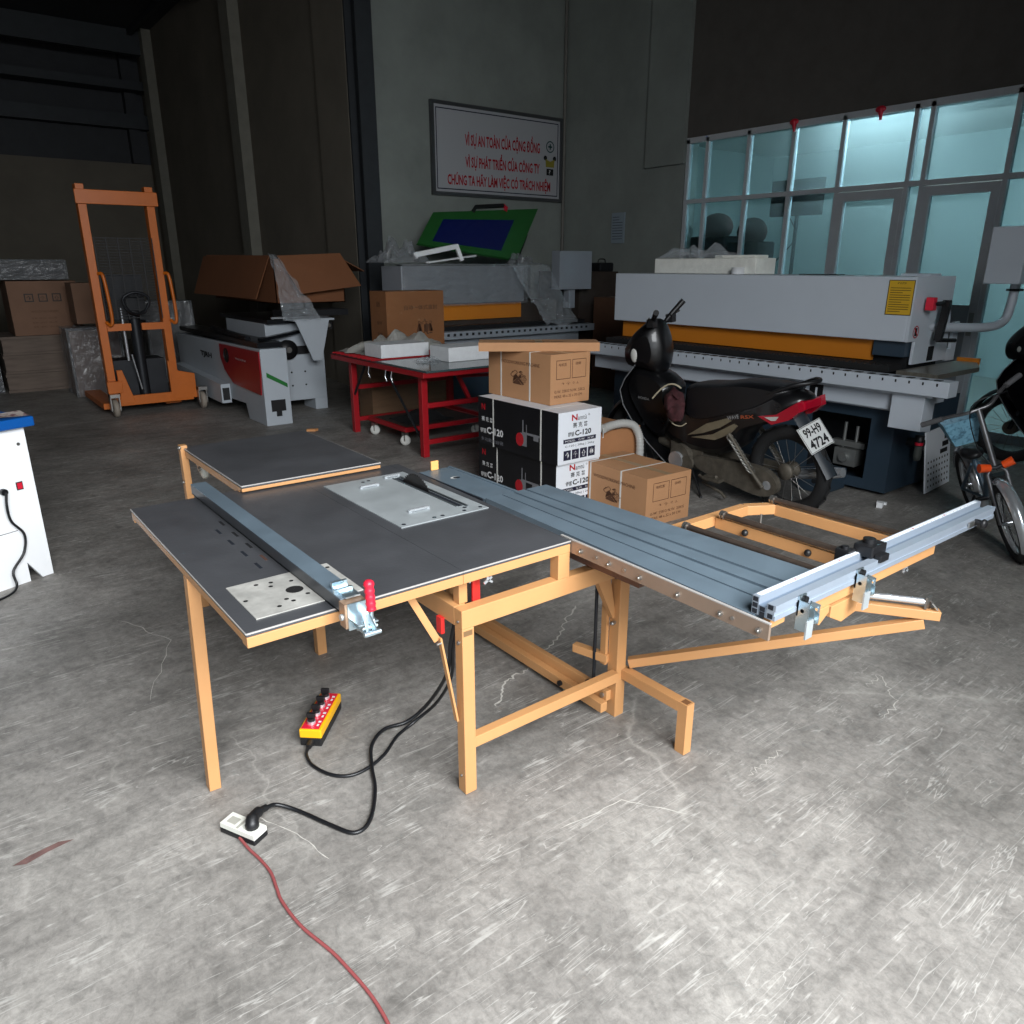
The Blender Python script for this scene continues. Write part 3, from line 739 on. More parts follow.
b = t.mb(BLACK); b.box(.845,.92,yb-.05,yb+.004,zf+.0385,zf+.070); b.box(.81,.845,yb-.005,yb+.035,zf+.02,zf+.055); b.cyl((.88,yb-.02,zf+.070),(.88,yb-.02,zf+.082),.016,14); b.box(.855,.90,yb-.07,yb-.05,zf+.03,zf+.05)
b.cyl((.825,yb+.015,zf+.055),(.825,yb+.015,zf+.062),.010,12)
t.part('stop_block', b, af, bevel=.003, label='black plastic flip stop')
b = t.mb(BLACK); b.cyl((1.455,yb-.0625,zf+.018),(1.455,yb-.085,zf+.018),.010,12); b.sph((1.455,yb-.088,zf+.018),(.015,.010,.015)); b.use(STEEL); b.box(1.405,1.44,yb-.068,yb-.0625,zf+.008,zf+.026); t.part('knob', b, af)
def camclamp(x):
    b = t.mb(ZINCB); yf = yb-.063
    b.box(x-.020,x+.010,yf-.004,yf,zf-.010,zf+.040)
    b.box(x-.020,x-.017,yf-.030,yf,zf-.045,zf+.030)
    b.prism([(-.030,.012),(-.006,.020),(.0,.0),(-.004,-.030),(-.030,-.024)], .0025, Matrix(((0,0,1,x+.006),(1,0,0,yf),(0,1,0,zf+.0),(0,0,0,1))))
    b.prism([(-.034,.0),(-.010,.010),(.0,-.006),(-.010,-.036),(-.034,-.026)], .0025, Matrix(((0,0,1,x+.022),(1,0,0,yf),(0,1,0,zf-.006),(0,0,0,1))))
    b.cyl((x-.020,yf-.014,zf+.006),(x+.026,yf-.014,zf+.006),.005,10)
    b.beam((x+.010,yf-.016,zf+.018),(x+.042,yf-.022,zf+.002),.004,.012); b.beam((x+.042,yf-.022,zf+.002),(x+.030,yf-.026,zf-.022),.004,.012)
    b.cyl((x-.004,yf-.022,zf-.026),(x+.026,yf-.022,zf-.026),.009,12)
    b.use(BLACK); b.cyl((x-.004,yf-.004,zf+.030),(x-.004,yf-.014,zf+.030),.009,12)
    b.use(PLATE); b.box(x-.026,x+.002,yf-.034,yf-.030,zf-.060,zf-.014)
    t.part('cam_clamp', b, af, label='zinc plated cam clamp bracket')
camclamp(.505); camclamp(.765)
b = t.mb(CHROME); b.cyl((1.09,-.665,H-.032),(1.09,-.665,H-.045),.004,8); b.beam((1.075,-.665,H-.045),(1.105,-.665,H-.058),.004,.008); b.beam((1.078,-.665,H-.058),(1.10,-.665,H-.044),.004,.006); t.part('wing_nuts', b)

# control box with its cable
t = Thing('control_box', 'red and yellow pendant switch box with four black knobs on floor', 'switch box', (-.196,.593,0), R(0))
bx = Matrix.Translation((-.193,.590,0)) @ Matrix.Rotation(math.atan2(.156,.140),4,'Z')
def bb(m, x0,x1,y0,y1,z0,z1, base=None):
    b = base or t.mb(m); b.use(m); b.box(x0,x1,y0,y1,z0,z1,bx); return b
b = bb(BLACK,-.112,.112,-.036,.036,0,.030); b.cyl(bx @ Vector((-.112,.0,.015)), bx @ Vector((-.138,.0,.015)), .013, 12, .009); t.part('base', b, bevel=.004)
t.part('cover', bb(YEL,-.112,.112,-.037,.037,.030,.062), bevel=.004, label='yellow cover')
b = bb(REDP,-.106,.106,-.028,.031,.062,.0635); t.part('face_plate', b, label='red face plate')
for k, x in enumerate((-.075,-.025,.025,.075)):
    b = t.mb(CHROME); b.cyl(bx @ Vector((x,.006,.0635)), bx @ Vector((x,.006,.074)), .014, 16)
    kn = t.part('knob_ring', b)
    b = t.mb(BLACK); b.cyl(bx @ Vector((x,.006,.074)), bx @ Vector((x,.006,.084)), .012, 16); b.box(x-.006,x+.006,-.008,.020,.084,.102,bx); t.part('knob', b, kn, bevel=.002)
    b = t.mb(PRINTW); b.quad(bx @ Vector((x-.016,-.022,.0636)), bx.to_3x3() @ X, bx.to_3x3() @ Y, .012,.007,.0002); b.quad(bx @ Vector((x+.004,-.024,.0636)), bx.to_3x3() @ X, bx.to_3x3() @ Y, .010,.010,.0002); t.part('marking', b)
b = t.mb(CABLE)
e = bx @ Vector((-.138,0,.015))
b.tube(catmull([e,(-.303,.462,.008),(-.308,.40,.007),(-.282,.325,.007),(-.235,.284,.007),(-.171,.285,.007),(-.10,.315,.007),(-.02,.375,.007),(.06,.395,.02),(.115,.34,.10),(.10,.22,.26),(.06,.14,.42),(.066,.105,.546)]), .0055, 8)
t.part('cable', b, label='black cable')
# mains cable, from saw switch to floor plug
t = Thing('power_cable', 'black power cable running from the saw to the floor plug', 'cable', (-.48,.29,0))
b = t.mb(CABLE)
b.tube(catmull([(-.505,.264,.038),(-.470,.272,.025),(-.423,.226,.008),(-.377,.124,.007),(-.336,.053,.007),(-.279,.073,.007),(-.207,.179,.007),(-.165,.28,.008),(-.120,.365,.02),(-.045,.418,.02),(.04,.41,.02),(.10,.36,.10),(.085,.22,.28),(.05,.14,.43),(.052,.105,.545)]), .0062, 8)
t.part('cable', b)
b = t.mb(BLACK); b.tube(catmull([(-.560,.220,.0325),(-.560,.220,.042),(-.553,.232,.050),(-.530,.250,.047),(-.505,.264,.038)],5), [.019]*6+[.018]*5+[.015]*5+[.010]*5, 12)
t.part('plug', b, label='black angled plug')
# white extension socket
t = Thing('extension_socket', 'white extension socket on the floor with the black plug in it', 'socket', (-.575,.245,0))
ax = Matrix.Translation((-.577,.246,0)) @ Matrix.Rotation(math.atan2(-.125,.062),4,'Z')
b = t.mb(BLACK); b.box(-.064,.064,-.026,.026,0,.017,ax); t.part('base', b, bevel=.004)
b = t.mb(mat('dirty_white_plastic',(222,222,212),.5,0,var=.06,scale=30)); b.box(-.062,.062,-.024,.024,.017,.032,ax); b.use(mat('socket_recess',(168,166,156),.6)); b.box(-.050,-.018,-.012,.012,.032,.0323,ax); b.box(-.008,.0,-.020,.020,.032,.0325,ax)
t.part('cover', b, bevel=.003, label='white cover')
b = t.mb(BROWNPIPE); b.tube(catmull([ax @ Vector((.01,-.026,.010)),(-.588,.17,.006),(-.578,.12,.005),(-.572,.06,.005),(-.579,.0,.005),(-.584,-.05,.005),(-.575,-.15,.005),(-.54,-.30,.005),(-.53,-.5,.005),(-.6,-.8,.005)]), .0042, 8)
t.part('cord', b, label='faded red cord')

# ================================================================ WHITE CABINET, left edge
t = Thing('white_cabinet', 'white machine cabinet with blue top at the left edge', 'cabinet', (-1.0,2.6,0))
cm = Matrix.Translation((-.72,2.69,0)) @ Matrix.Rotation(R(24.6),4,'Z')
b = t.mb(WHITEP)
pts = [(-.72,.0),(-.115,.0),(-.115,.10),(-.055,0.0),(.0,0.0),(.0,.765),(-.72,.765)]
b.prism(pts, .02, cm @ Matrix(((1,0,0,0),(0,0,-1,.02),(0,1,0,0),(0,0,0,1))))
b.box(-.02,.0,.02,.62,.0,.765,cm); b.box(-.72,-.70,.02,.62,0,.765,cm); b.box(-.70,-.02,.60,.62,.1,.765,cm); b.box(-.70,-.02,.02,.60,.74,.765,cm)
t.part('body', b)
b = t.mb(BLUE); b.box(-.76,.035,-.04,.68,.765,.812,cm); t.part('top', b, bevel=.006, label='glossy blue top')
b = t.mb(REDP); b.box(-.085,-.062,-.004,0,.47,.50,cm); b.use(BLACK); b.box(-.089,-.058,-.002,0,.465,.505,cm); t.part('rocker_switch', b, label='small red rocker switch')
b = t.mb(STEEL); b.cyl(cm @ Vector((-.04,-.003,.685)), cm @ Vector((-.04,.0,.685)), .008, 10); t.part('screw', b)
b = t.mb(BLACK); b.box(-.40,-.125,-.0012,0,.27,.2725,cm); t.part('door_seam', b)
b = t.mb(CABLE)
g = lambda x,z,o=.012: cm @ Vector((x,-o,z))
b.cyl(g(-.155,.475,.02), g(-.155,.475,0), .016, 12)
b.tube(catmull([g(-.155,.475,.03),g(-.165,.41,.03),g(-.155,.33,.02),g(-.11,.25,.02),g(-.13,.16,.02),g(-.20,.09,.03),g(-.21,.02,.05),g(-.28,.008,.10),g(-.42,.008,.12)]), .006, 8)
t.part('cable', b, label='black supply cable')
b = MB(mat('printed_paper',(190,178,170),.6,0,rgb2=(120,84,92),thr=(.5,.58),scale=25)); b.grid(lambda u,v: (-.11+.22*u, -.07+.14*v, .004+.003*math.sin(u*5+v*3)), 8, 5)
single('paper_sheet', b, 'rumpled printed paper lying on the blue top', 'paper', tuple(cm @ Vector((-.06,.08,.813))), R(10))
t = Thing('hand_drill', 'dark blue tool lying on the blue top at the left edge', 'tool', tuple(cm @ Vector((-.10,.42,.812))), R(24))
b = t.mb(mat('navy_tool',(24,44,92),.5)); q = cm @ Vector((-.10,.42,0))
b.box(-.09,.09,-.14,.14,.812,.93,Matrix.Translation((q.x,q.y,0))); t.part('body', b, bevel=.02)
b = t.mb(STEEL)
for k in range(3): b.cyl((q.x+.03+k*.02,q.y-.14,.84),(q.x+.03+k*.02,q.y-.16,.84),.006,8)
t.part('fittings', b)

# ================================================================ CARTONS
def carton(name, label, x0,x1,y0,y1,z0,h, m, rz=0, group=None, straps=(), deco=None, seam=True, cat='box'):
    cx, cy = (x0+x1)/2, (y0+y1)/2; w, d = x1-x0, y1-y0
    t = Thing(name, label, cat, (cx,cy,z0), rz, group, local=True)
    b = MB(m); b.box(-w/2,w/2,-d/2,d/2,0,h)
    if deco: deco(b, w, d, h)
    t.part('carton', b)
    if seam:
        s = MB(mat('packing_tape_'+name+str(random.random())[2:5],(176,146,112),.35)); s.box(-.024,.024,-d/2-.0006,d/2+.0006,h,h+.0006); t.part('tape', s)
    for sy in straps:
        s = MB(STRAP)
        s.box(-w/2-.0015,w/2+.0015,sy-.006,sy+.006,h,h+.0016); s.box(-w/2-.0016,-w/2,sy-.006,sy+.006,0,h); s.box(w/2,w/2+.0016,sy-.006,sy+.006,0,h)
        t.part('strap', s)
    return t
def deco_motor(b, w, d, h):
    b.use(PRINT)
    # end face (normal -y)
    o = Vector((-w/2,-d/2,0))
    b.frame(o+Vector((w*.14,0,h*.50)), X, Z, w*.36, h*.38, .0035); b.frame(o+Vector((w*.54,0,h*.50)), X, Z, w*.36, h*.38, .0035)
    b.text('电机型', o+Vector((w*.20,0,h*.76)), X, Z, w*.2, h*.06); b.text('说明', o+Vector((w*.62,0,h*.76)), X, Z, w*.14, h*.06)
    b.text('↑ ☂ ♢ ⊥', o+Vector((w*.28,0,h*.37)), X, Z, w*.44, h*.07)
    b.text('G.W. 25KG N.W. 23KG', o+Vector((w*.10,0,h*.23)), X, Z, w*.78, h*.055); b.text('MEAS: 48 x 32 x 30 CM', o+Vector((w*.10,0,h*.13)), X, Z, w*.70, h*.055)
    # long face (normal -x)
    o = Vector((-w/2,d/2,0))
    b.text('WOODWORKING MACHINE', o+Vector((0,-d*.22,h*.72)), -Y, Z, d*.62, h*.07)
    b.text('⚒', o+Vector((0,-d*.38,h*.30)), -Y, Z, d*.26, h*.30); b.text('⚙', o+Vector((0,-d*.50,h*.34)), -Y, Z, d*.14, h*.2)
def deco_c120(b, w, d, h):
    me = b
    o = Vector((-w/2,-d/2,0))
    b.use(CWHT); b.quad(o, X, Z, w, h, .0006)                     # white end
    b.quad(Vector((-w/2,-d/2,h)), X, Y, w, d, .0006)
    b.use(CBLK); b.quad(Vector((-w/2,d/2,0)), -Y, Z, d, h-.004, .0006)
    b.use(PRINTR); b.text('N', o+Vector((w*.30,0,h*.82)), X, Z, w*.13, h*.12, .002, .03)
    b.use(PRINTK); b.text('amtù', o+Vector((w*.44,0,h*.82)), X, Z, w*.20, h*.09, .002); b.text('®', o+Vector((w*.68,0,h*.88)), X, Z, w*.04, h*.04)
    b.text('赛 克 普', o+Vector((w*.33,0,h*.68)), X, Z, w*.34, h*.10, .002, .01)
    b.text('锣锯', o+Vector((w*.22,0,h*.52)), X, Z, w*.14, h*.09, .002, .01); b.text('C-120', o+Vector((w*.38,0,h*.52)), X, Z, w*.38, h*.11, .002, .03)
    b.use(PRINTN); b.quad(o+Vector((w*.12,0,h*.40)), X, Z, w*.76, h*.08, .0015)
    b.use(PRINTW); b.text('MODEL   G.W.   N.W.', o+Vector((w*.16,0,h*.42)), X, Z, w*.68, h*.04, .0025)
    b.use(PRINTN); b.text('C-120 | 28kg | 26kg', o+Vector((w*.16,0,h*.31)), X, Z, w*.68, h*.05)
    for k in range(4):
        b.quad(o+Vector((w*(.13+.19*k),0,h*.07)), X, Z, w*.165, h*.19, .0015)
    b.use(PRINTW)
    for k, ch in enumerate('↑☂⇧⚖'):
        b.text(ch, o+Vector((w*(.17+.19*k),0,h*.10)), X, Z, w*.09, h*.13, .0025)
    # black long side
    o = Vector((-w/2,d/2,0))
    b.use(PRINTR); b.text('N', o+Vector((0,-d*.05,h*.74)), -Y, Z, d*.05, h*.13, .002, .03)
    b.use(PRINTW); b.text('赛 克 普', o+Vector((0,-d*.05,h*.50)), -Y, Z, d*.15, h*.10, .002, .01)
    b.text('锣锯', o+Vector((0,-d*.03,h*.25)), -Y, Z, d*.08, h*.10, .002, .01); b.text('C-120', o+Vector((0,-d*.12,h*.25)), -Y, Z, d*.22, h*.15, .002, .03)
    b.use(mat('grey_ink_%d' % random.randint(0,999),(120,120,126),.6)); b.text('多功能推台锯', o+Vector((0,-d*.04,h*.08)), -Y, Z, d*.30, h*.08)
    # printed picture of the motor
    b.use(mat('grey_print_%d' % random.randint(0,999),(120,120,124),.5)); b.quad(o+Vector((0,-d*.56,h*.20)), -Y, Z, d*.08, h*.26, .0015)
    b.quad(o+Vector((0,-d*.58,h*.44)), -Y, Z, d*.22, h*.045, .0017); b.quad(o+Vector((0,-d*.585,h*.46)), -Y, Z, d*.014, h*.26, .0019); b.quad(o+Vector((0,-d*.63,h*.46)), -Y, Z, d*.010, h*.18, .0019); b.quad(o+Vector((0,-d*.72,h*.36)), -Y, Z, d*.06, h*.10, .0019)
    b.use(PRINTR); b.lathe([(.0001,0),(.040,0)], 20, Matrix.Translation(o+Vector((-.0030,-d*.555,h*.32))) @ Matrix.Rotation(R(90),4,'Y') @ Matrix.Diagonal((1.1,1.0,1,1)))
t1 = carton('printed_carton', 'black and white printed carton at the bottom of the stack', 1.935,2.300,1.83,2.66,0,.325, CBLK, 0, 'black and white printed cartons in the stack', (-.27,.20), deco_c120, False)
t2 = carton('printed_carton', 'black and white printed carton with red motor picture, second from floor', 1.91,2.275,1.80,2.62,.327,.325, CBLK, R(.8), 'black and white printed cartons in the stack', (-.25,.24), deco_c120, False)
t3 = carton('brown_carton', 'strapped brown carton on the black printed cartons under a flat box', 2.03,2.37,2.02,2.66,.6550,.315, CARD, R(1), None, (-.12,.18), deco_motor)
def deco_flat(b,w,d,h):
    b.use(PRINTK); b.text('WOODWORKING TOOLS', Vector((-w*.18,-d/2+.02,h)), X, Y, w*.38, .05)
t4 = carton('flat_carton', 'long flat brown carton lying on top of the box stack', -.39,.39,-.11,.11,.9705,.055, CARD, R(-37), None, (), deco_flat)
t4.o.location = (2.17,2.30,.972)
t5 = carton('brown_carton', 'strapped brown carton on the floor by the motorbike engine', 2.20,2.58,1.30,1.90,0,.305, CARD, R(-2), None, (-.08,.20), deco_motor)
t6 = carton('brown_carton', 'brown carton with a clear corrugated hose draped over it', 2.45,2.84,1.98,2.4,0,.435, mat('carton_plain',(172,120,80),.8,0,var=.07), 0)
t = Thing('corrugated_hose', 'clear corrugated hose arching over the brown carton', 'hose', (2.6,1.97,.44))
path = catmull([(2.43,1.93,.47),(2.52,1.955,.475),(2.63,1.955,.478),(2.73,1.95,.455),(2.775,1.94,.40),(2.785,1.925,.33),(2.785,1.92,.20)], 14)
b = t.mb(mat('clear_ribbed_plastic',(200,200,196),.3,0,alpha=.75)); b.tube(path, [.026+.0035*(i%3==0) for i in range(len(path))], 14); t.part('hose', b)
b = t.mb(STRAP); b.tube([(2.43,1.93,.47),(2.38,1.88,.45),(2.34,1.84,.44)], .004, 6); t.part('tie', b)

# ================================================================ RED LIFT TABLE
t = Thing('red_work_table', 'red steel frame work table with dark sheet top', 'table', (2.6,4.3,0))
def rb(name, *boxes, m=RED, **k):
    b = t.mb(m)
    for x in boxes: b.box(*x)
    return t.part(name, b, bevel=.003, **k)
for (x,y) in ((2.04,3.59),(2.04,4.83),(3.10,3.59),(3.10,4.83)): rb('leg', (x,x+.055,y,y+.055,0,.66))
rb('apron', (1.98,3.22,3.46,3.50,.665,.705),(1.98,2.02,3.50,5.12,.665,.705),(3.18,3.22,3.5,5.12,.665,.705),(2.02,3.18,5.08,5.12,.665,.705),(2.02,3.18,4.1,4.14,.665,.705))
rb('stretcher', (2.10,3.10,3.60,3.63,.40,.44)); rb('stretcher', (2.10,3.10,3.60,3.63,.10,.14)); rb('stretcher', (2.10,3.10,4.84,4.87,.10,.14)); rb('stretcher', (2.10,3.10,4.84,4.87,.40,.44)); rb('stretcher',(3.11,3.15,3.65,4.83,.10,.14))
b = t.mb(RED); b.beam((2.5,3.8,.66),(2.66,3.8,.36),.03,.03); b.beam((2.95,3.8,.66),(3.08,3.8,.42),.03,.03); b.beam((2.55,3.8,.60),(3.0,3.8,.58),.03,.025); t.part('scissor_arm', b)
b = t.mb(DKMETAL); b.tube([(2.07,3.68,.14),(2.07,4.22,.64)], .011, 8); t.part('gas_strut', b, label='dark strut'); b = t.mb(DKMETAL); b.tube([(2.06,4.88,.30),(2.07,4.60,.66)], .011, 8); t.part('gas_strut', b, label='dark strut')
b = t.mb(mat('dark_sheet_glass',(70,86,88),.12,0)); b.box(2.0,3.24,3.44,4.25,.706,.722); t.part('top_sheet', b, label='dark glassy top sheet')
b = t.mb(mat('dark_red_deck',(60,18,20),.5)); b.box(1.98,3.2,4.26,5.14,.706,.716); b.use(RED)
for k in range(10): b.box(1.985,3.1,4.32+k*.085,4.33+k*.085,.716,.728)
t.part('slatted_deck', b)
b = t.mb(CHROME)
for y in (3.95,4.05,4.35): b.tube([(1.975,y,.67),(1.955,y-.02,.62),(1.965,y-.03,.58)], .004, 6)
t.part('hooks', b)
t = Thing('trolley', 'low red flat trolley on white castors under the red table', 'trolley', (2.5,4.35,0))
b = t.mb(RED); b.box(2.12,2.95,4.02,4.05,.125,.165); b.box(2.12,2.95,4.67,4.70,.125,.165); b.box(2.12,2.15,4.05,4.67,.125,.165); b.box(2.92,2.95,4.05,4.67,.125,.165); t.part('frame', b, bevel=.003)
b = t.mb(DARKW); b.box(2.15,2.92,4.05,4.67,.15,.162); t.part('deck', b)
CASTW = mat('castor_tread',(206,206,200),.5)
for (x,y) in ((2.15,4.08),(2.15,4.64),(2.90,4.08),(2.90,4.64)):
    b = t.mb(CASTW); b.lathe([(.0001,-.014),(.03,-.014),(.045,-.010),(.045,.010),(.03,.014),(.0001,.014)], 20, Matrix.Translation((x,y,.045)) @ Matrix.Rotation(R(55),4,'Z') @ Matrix.Rotation(R(90),4,'Y'))
    w = t.part('castor', b, label='white castor wheel'); b = t.mb(STEEL); b.box(x-.02,x-.016,y-.02,y+.03,.04,.125); b.box(x+.016,x+.02,y-.02,y+.03,.04,.125); b.box(x-.02,x+.02,y-.02,y+.03,.112,.125); t.part('castor_fork', b, w)
b = MB(mat('black_canvas',(22,22,24),.9,0,bump=.3,bscale=20)); b.grid(lambda u,v: (-.24+.48*u, -.18+.36*v, .002+.09*math.sin(PI*u)*math.sin(PI*v)+.02*noise.noise(Vector((u*6,v*6,0)))), 20, 16)
single('canvas_bundle', b, 'black cloth bundle on the low red trolley', 'cloth', (2.45,4.3,.1635))
# white foam blocks on the red table
t = Thing('foam_block', 'white foam box, left of the two on the red table', 'foam block', (2.33,4.4,.73), group='foam boxes on the red table')
b = t.mb(FOAM); b.box(2.08,2.56,4.31,4.62,.731,.845); t.part('block', b, bevel=.004)
t = Thing('foam_block', 'white foam box, right of the two on the red table', 'foam block', (2.66,3.95,.722), group='foam boxes on the red table')
b = t.mb(FOAM); b.box(2.44,2.90,3.80,4.10,.723,.842); t.part('block', b, bevel=.004)
def crumple(cx, cy, z, sx, sy, h, seed, m, nm, label, cat, nu=34, nv=24):
    b = MB(m)
    def f(u, v):
        e = math.sin(PI*u)**.6*math.sin(PI*v)**.6
        n1 = noise.noise(Vector((u*5+seed, v*4, seed)))
        n2 = noise.turbulence(Vector((u*6+seed, v*5, seed*2)), 2, False)
        return ((u-.5)*sx*(1+.25*n1), (v-.5)*sy*(1+.25*n1), .004+max(0,e*h*(.5+.55*n2+.5*n1)))
    b.grid(f, nu, nv, smooth=False)
    return single(nm, b, label, cat, (cx,cy,z))
crumple(2.55,4.86,.73,1.0,.42,.22,3.1,BAGGY,'plastic_sheet','crumpled grey plastic sheet heaped on the back of the red table','plastic sheet')
crumple(2.34,3.98,.722,.20,.16,.05,8.2,FILM,'plastic_bag','small crumpled clear bag between the white foam boxes','plastic bag')

# brown carton on crate behind table
def deco_cn(b,w,d,h):
    b.use(PRINT); o = Vector((-w/2,-d/2,0)); b.text('自动一体式直封', o+Vector((w*.30,0,h*.66)), X, Z, w*.58, h*.09, .002, .01)
    b.text('⚖', o+Vector((w*.5,0,h*.15)), X, Z, w*.3, h*.34); o = Vector((-w/2,d/2,0)); b.text('直封', o+Vector((0,-d*.4,h*.72)), -Y, Z, d*.24, h*.1); b.text('型号', o+Vector((0,-d*.4,h*.4)), -Y, Z, d*.3, h*.06); b.text('数量', o+Vector((0,-d*.4,h*.2)), -Y, Z, d*.3, h*.06)
carton('brown_carton', 'large brown carton with Chinese print behind the red table', 2.60,3.26,5.14,5.47,.725,.53, CARDD, 0, None, (), deco_cn)
carton('wooden_crate', 'pale wooden crate standing on the floor behind the red table', 2.40,3.30,5.15,5.44,0,.72, mat('crate_board',(116,88,64),.8,0,var=.15,scale=4,stretch=(1,1,8)), 0, seam=False, cat='crate')

# ================================================================ WHITE AND RED MACHINE WITH OPEN CARTON
t = Thing('panel_saw_machine', 'white machine with a red side panel and green sticker', 'machine', (1.9,6.4,0))
GW = mat('machine_grey_white',(180,187,194),.45,0,var=.04,scale=3)
b = t.mb(GW)
b.prism([(5.60,0),(6.10,0),(6.16,.15),(7.0,.13),(8.5,.28),(8.5,.70),(7.0,.72),(5.60,.74)], .26, Matrix(((0,0,1,1.48),(1,0,0,0),(0,1,0,0),(0,0,0,1))))
t.part('long_body', b, bevel=.005)
b = t.mb(CRIM); b.prism([(5.66,.30),(6.45,.32),(6.70,.44),(6.80,.56),(6.80,.705),(5.62,.715),(5.62,.5)], .012, Matrix(((0,0,-1,1.48),(1,0,0,0),(0,1,0,0),(0,0,0,1))))
b.use(BLACK); b.lathe([(.0001,0),(.075,0),(.075,.006)], 20, Matrix.Translation((1.466,6.58,.60)) @ Matrix.Rotation(R(-90),4,'Y'))
b.use(PRINTW); b.text('WOODWORKING', (1.467,6.30,.585), -Y, Z, .32, .018)
t.part('side_panel', b, label='dark red side panel with a round knob')
b = t.mb(PRINTK); b.text('TJRH', (1.478,7.55,.50), -Y, Z, .42, .075, .002, .04); t.part('lettering', b)
b = t.mb(GW); b.prism([(6.60,.10),(8.3,.12),(8.3,.36),(6.60,.30)], .10, Matrix(((0,0,1,1.375),(1,0,0,0),(0,1,0,0),(0,0,0,1)))); b.use(BLACK); b.box(1.39,1.46,6.594,6.6,.13,.26); t.part('lower_box', b)
b = t.mb(mat('green_sticker',(22,110,40),.5)); b.add([(1.52,5.598,.52),(1.72,5.598,.40),(1.72,5.598,.36),(1.52,5.598,.475)],[(0,3,2,1)]); t.part('sticker', b, label='green warning stripe sticker')
b = t.mb(BLACK); b.box(1.54,1.68,5.588,5.6,.14,.25); b.box(1.585,1.635,5.586,5.6,.09,.14); t.part('inlet', b, label='black electrical inlet')
b = t.mb(GW); b.box(1.76,2.38,6.18,7.4,.12,.93); b.box(2.24,2.38,6.18,6.5,0,.12); b.box(1.76,2.38,7.2,7.4,0,.12); b.use(DARKIN)
for (x,z) in ((2.0,.28),(2.15,.28),(2.0,.42),(2.15,.42)): b.cyl((x,6.18,z),(x,6.176,z),.01,8)
t.part('main_body', b, bevel=.004)
b = t.mb(GW); b.prism([(0,0),(.36,0),(.25,-.40),(.16,-.40)], .02, Matrix(((1,0,0,1.98),(0,0,-1,5.92),(0,1,0,.96),(0,0,0,1)))); b.box(1.96,2.40,5.90,6.18,.96,.98); t.part('bracket', b)
b = t.mb(BLACK); b.lathe([(.0001,0),(.10,0),(.10,.05),(.0001,.05)], 24, Matrix.Translation((1.97,6.18,.66)) @ Matrix.Rotation(R(90),4,'X')); b.box(2.04,2.27,6.14,6.18,.61,.69); b.use(STEEL); b.cyl((1.97,6.13,.66),(1.97,6.11,.66),.03,14); t.part('handwheel', b, label='black round handwheel')
b = t.mb(mat('dark_table_iron',(34,36,40),.3,.5)); b.box(1.50,1.74,5.7,8.4,.74,.79); b.box(1.76,2.42,6.1,7.6,.93,.97); b.beam((1.6,5.9,.80),(2.1,6.15,.84),.06,.03); b.beam((1.55,6.1,.80),(1.6,7.4,.83),.05,.04); b.use(CHROME); b.box(1.80,2.42,6.07,6.10,.98,1.0); t.part('tables', b)
b = t.mb(DARKIN); b.box(1.9,2.6,5.98,6.3,1.0,1.06); b.use(BLACK); b.box(2.25,2.42,6.0,6.17,.86,.93); b.use(STEEL); b.cyl((2.3,5.99,.9),(2.3,6.0,.9),.02,10); b.cyl((2.38,5.99,.9),(2.38,6.0,.9),.02,10); t.part('switch_bar', b)
# carton resting on machine
CB = mat('dark_brown_carton',(122,76,46),.8,0,var=.1,scale=2,bump=.05)
t = Thing('open_carton', 'big open brown carton with flaps folded down atop machine', 'box', (2.2,6.9,1.0))
b = t.mb(CB); z0,z1 = 1.12,1.56; x0,x1,y0,y1 = 1.92,2.68,6.20,8.2
b.box(x0,x0+.01,y0,y1,z0,z1); b.box(x1-.01,x1,y0,y1,z0,z1); b.box(x0,x1,y0,y0+.01,z0,z1); b.box(x0,x1,y1-.01,y1,z0,z1); b.box(x0,x1,y0,y1,z0,z0+.01); t.part('body', b)
def flap(pts, nm='flap'):
    b = t.mb(CB); p = [Vector(q) for q in pts]; n = (p[1]-p[0]).cross(p[2]-p[0]).normalized()*.008
    b.add(p+[q+n for q in p], [(0,1,2,3),(7,6,5,4),(0,4,5,1),(1,5,6,2),(2,6,7,3),(3,7,4,0)]); t.part(nm, b)
flap([(x0-.01,y0+.05,z1+.03),(x0-.01,y1+.25,z1+.04),(x0-.12,y1+.45,z1-.40),(x0-.12,y0+.25,z1-.40)])
flap([(x0+.04,y0-.01,z1+.03),(x1-.03,y0-.01,z1+.06),(x1+.12,y0-.16,z1-.27),(x0+.20,y0-.16,z1-.34)])
flap([(x1,y0,z1),(x1,y1,z1),(x1+.25,y1,z1-.12),(x1+.25,y0,z1-.12)])
flap([(x0,y1,z1),(x1,y1,z1),(x1,y1+.2,z1+.05),(x0,y1+.2,z1+.05)])
b = MB(FILM); 
def fl(u,v):
    w = .06+.34*v
    return ((u-.5)*w+.14*v+.02*noise.noise(Vector((u*7,v*5,1))), -.30*v**.6+.06*noise.noise(Vector((u*6,v*6,4))), -.62*v+.02*noise.noise(Vector((u*8,v*8,9))))
b.grid(fl, 16, 26, False); single('plastic_drape', b, 'clear plastic film hanging from corner of open carton', 'plastic sheet', (1.88,6.12,1.60))

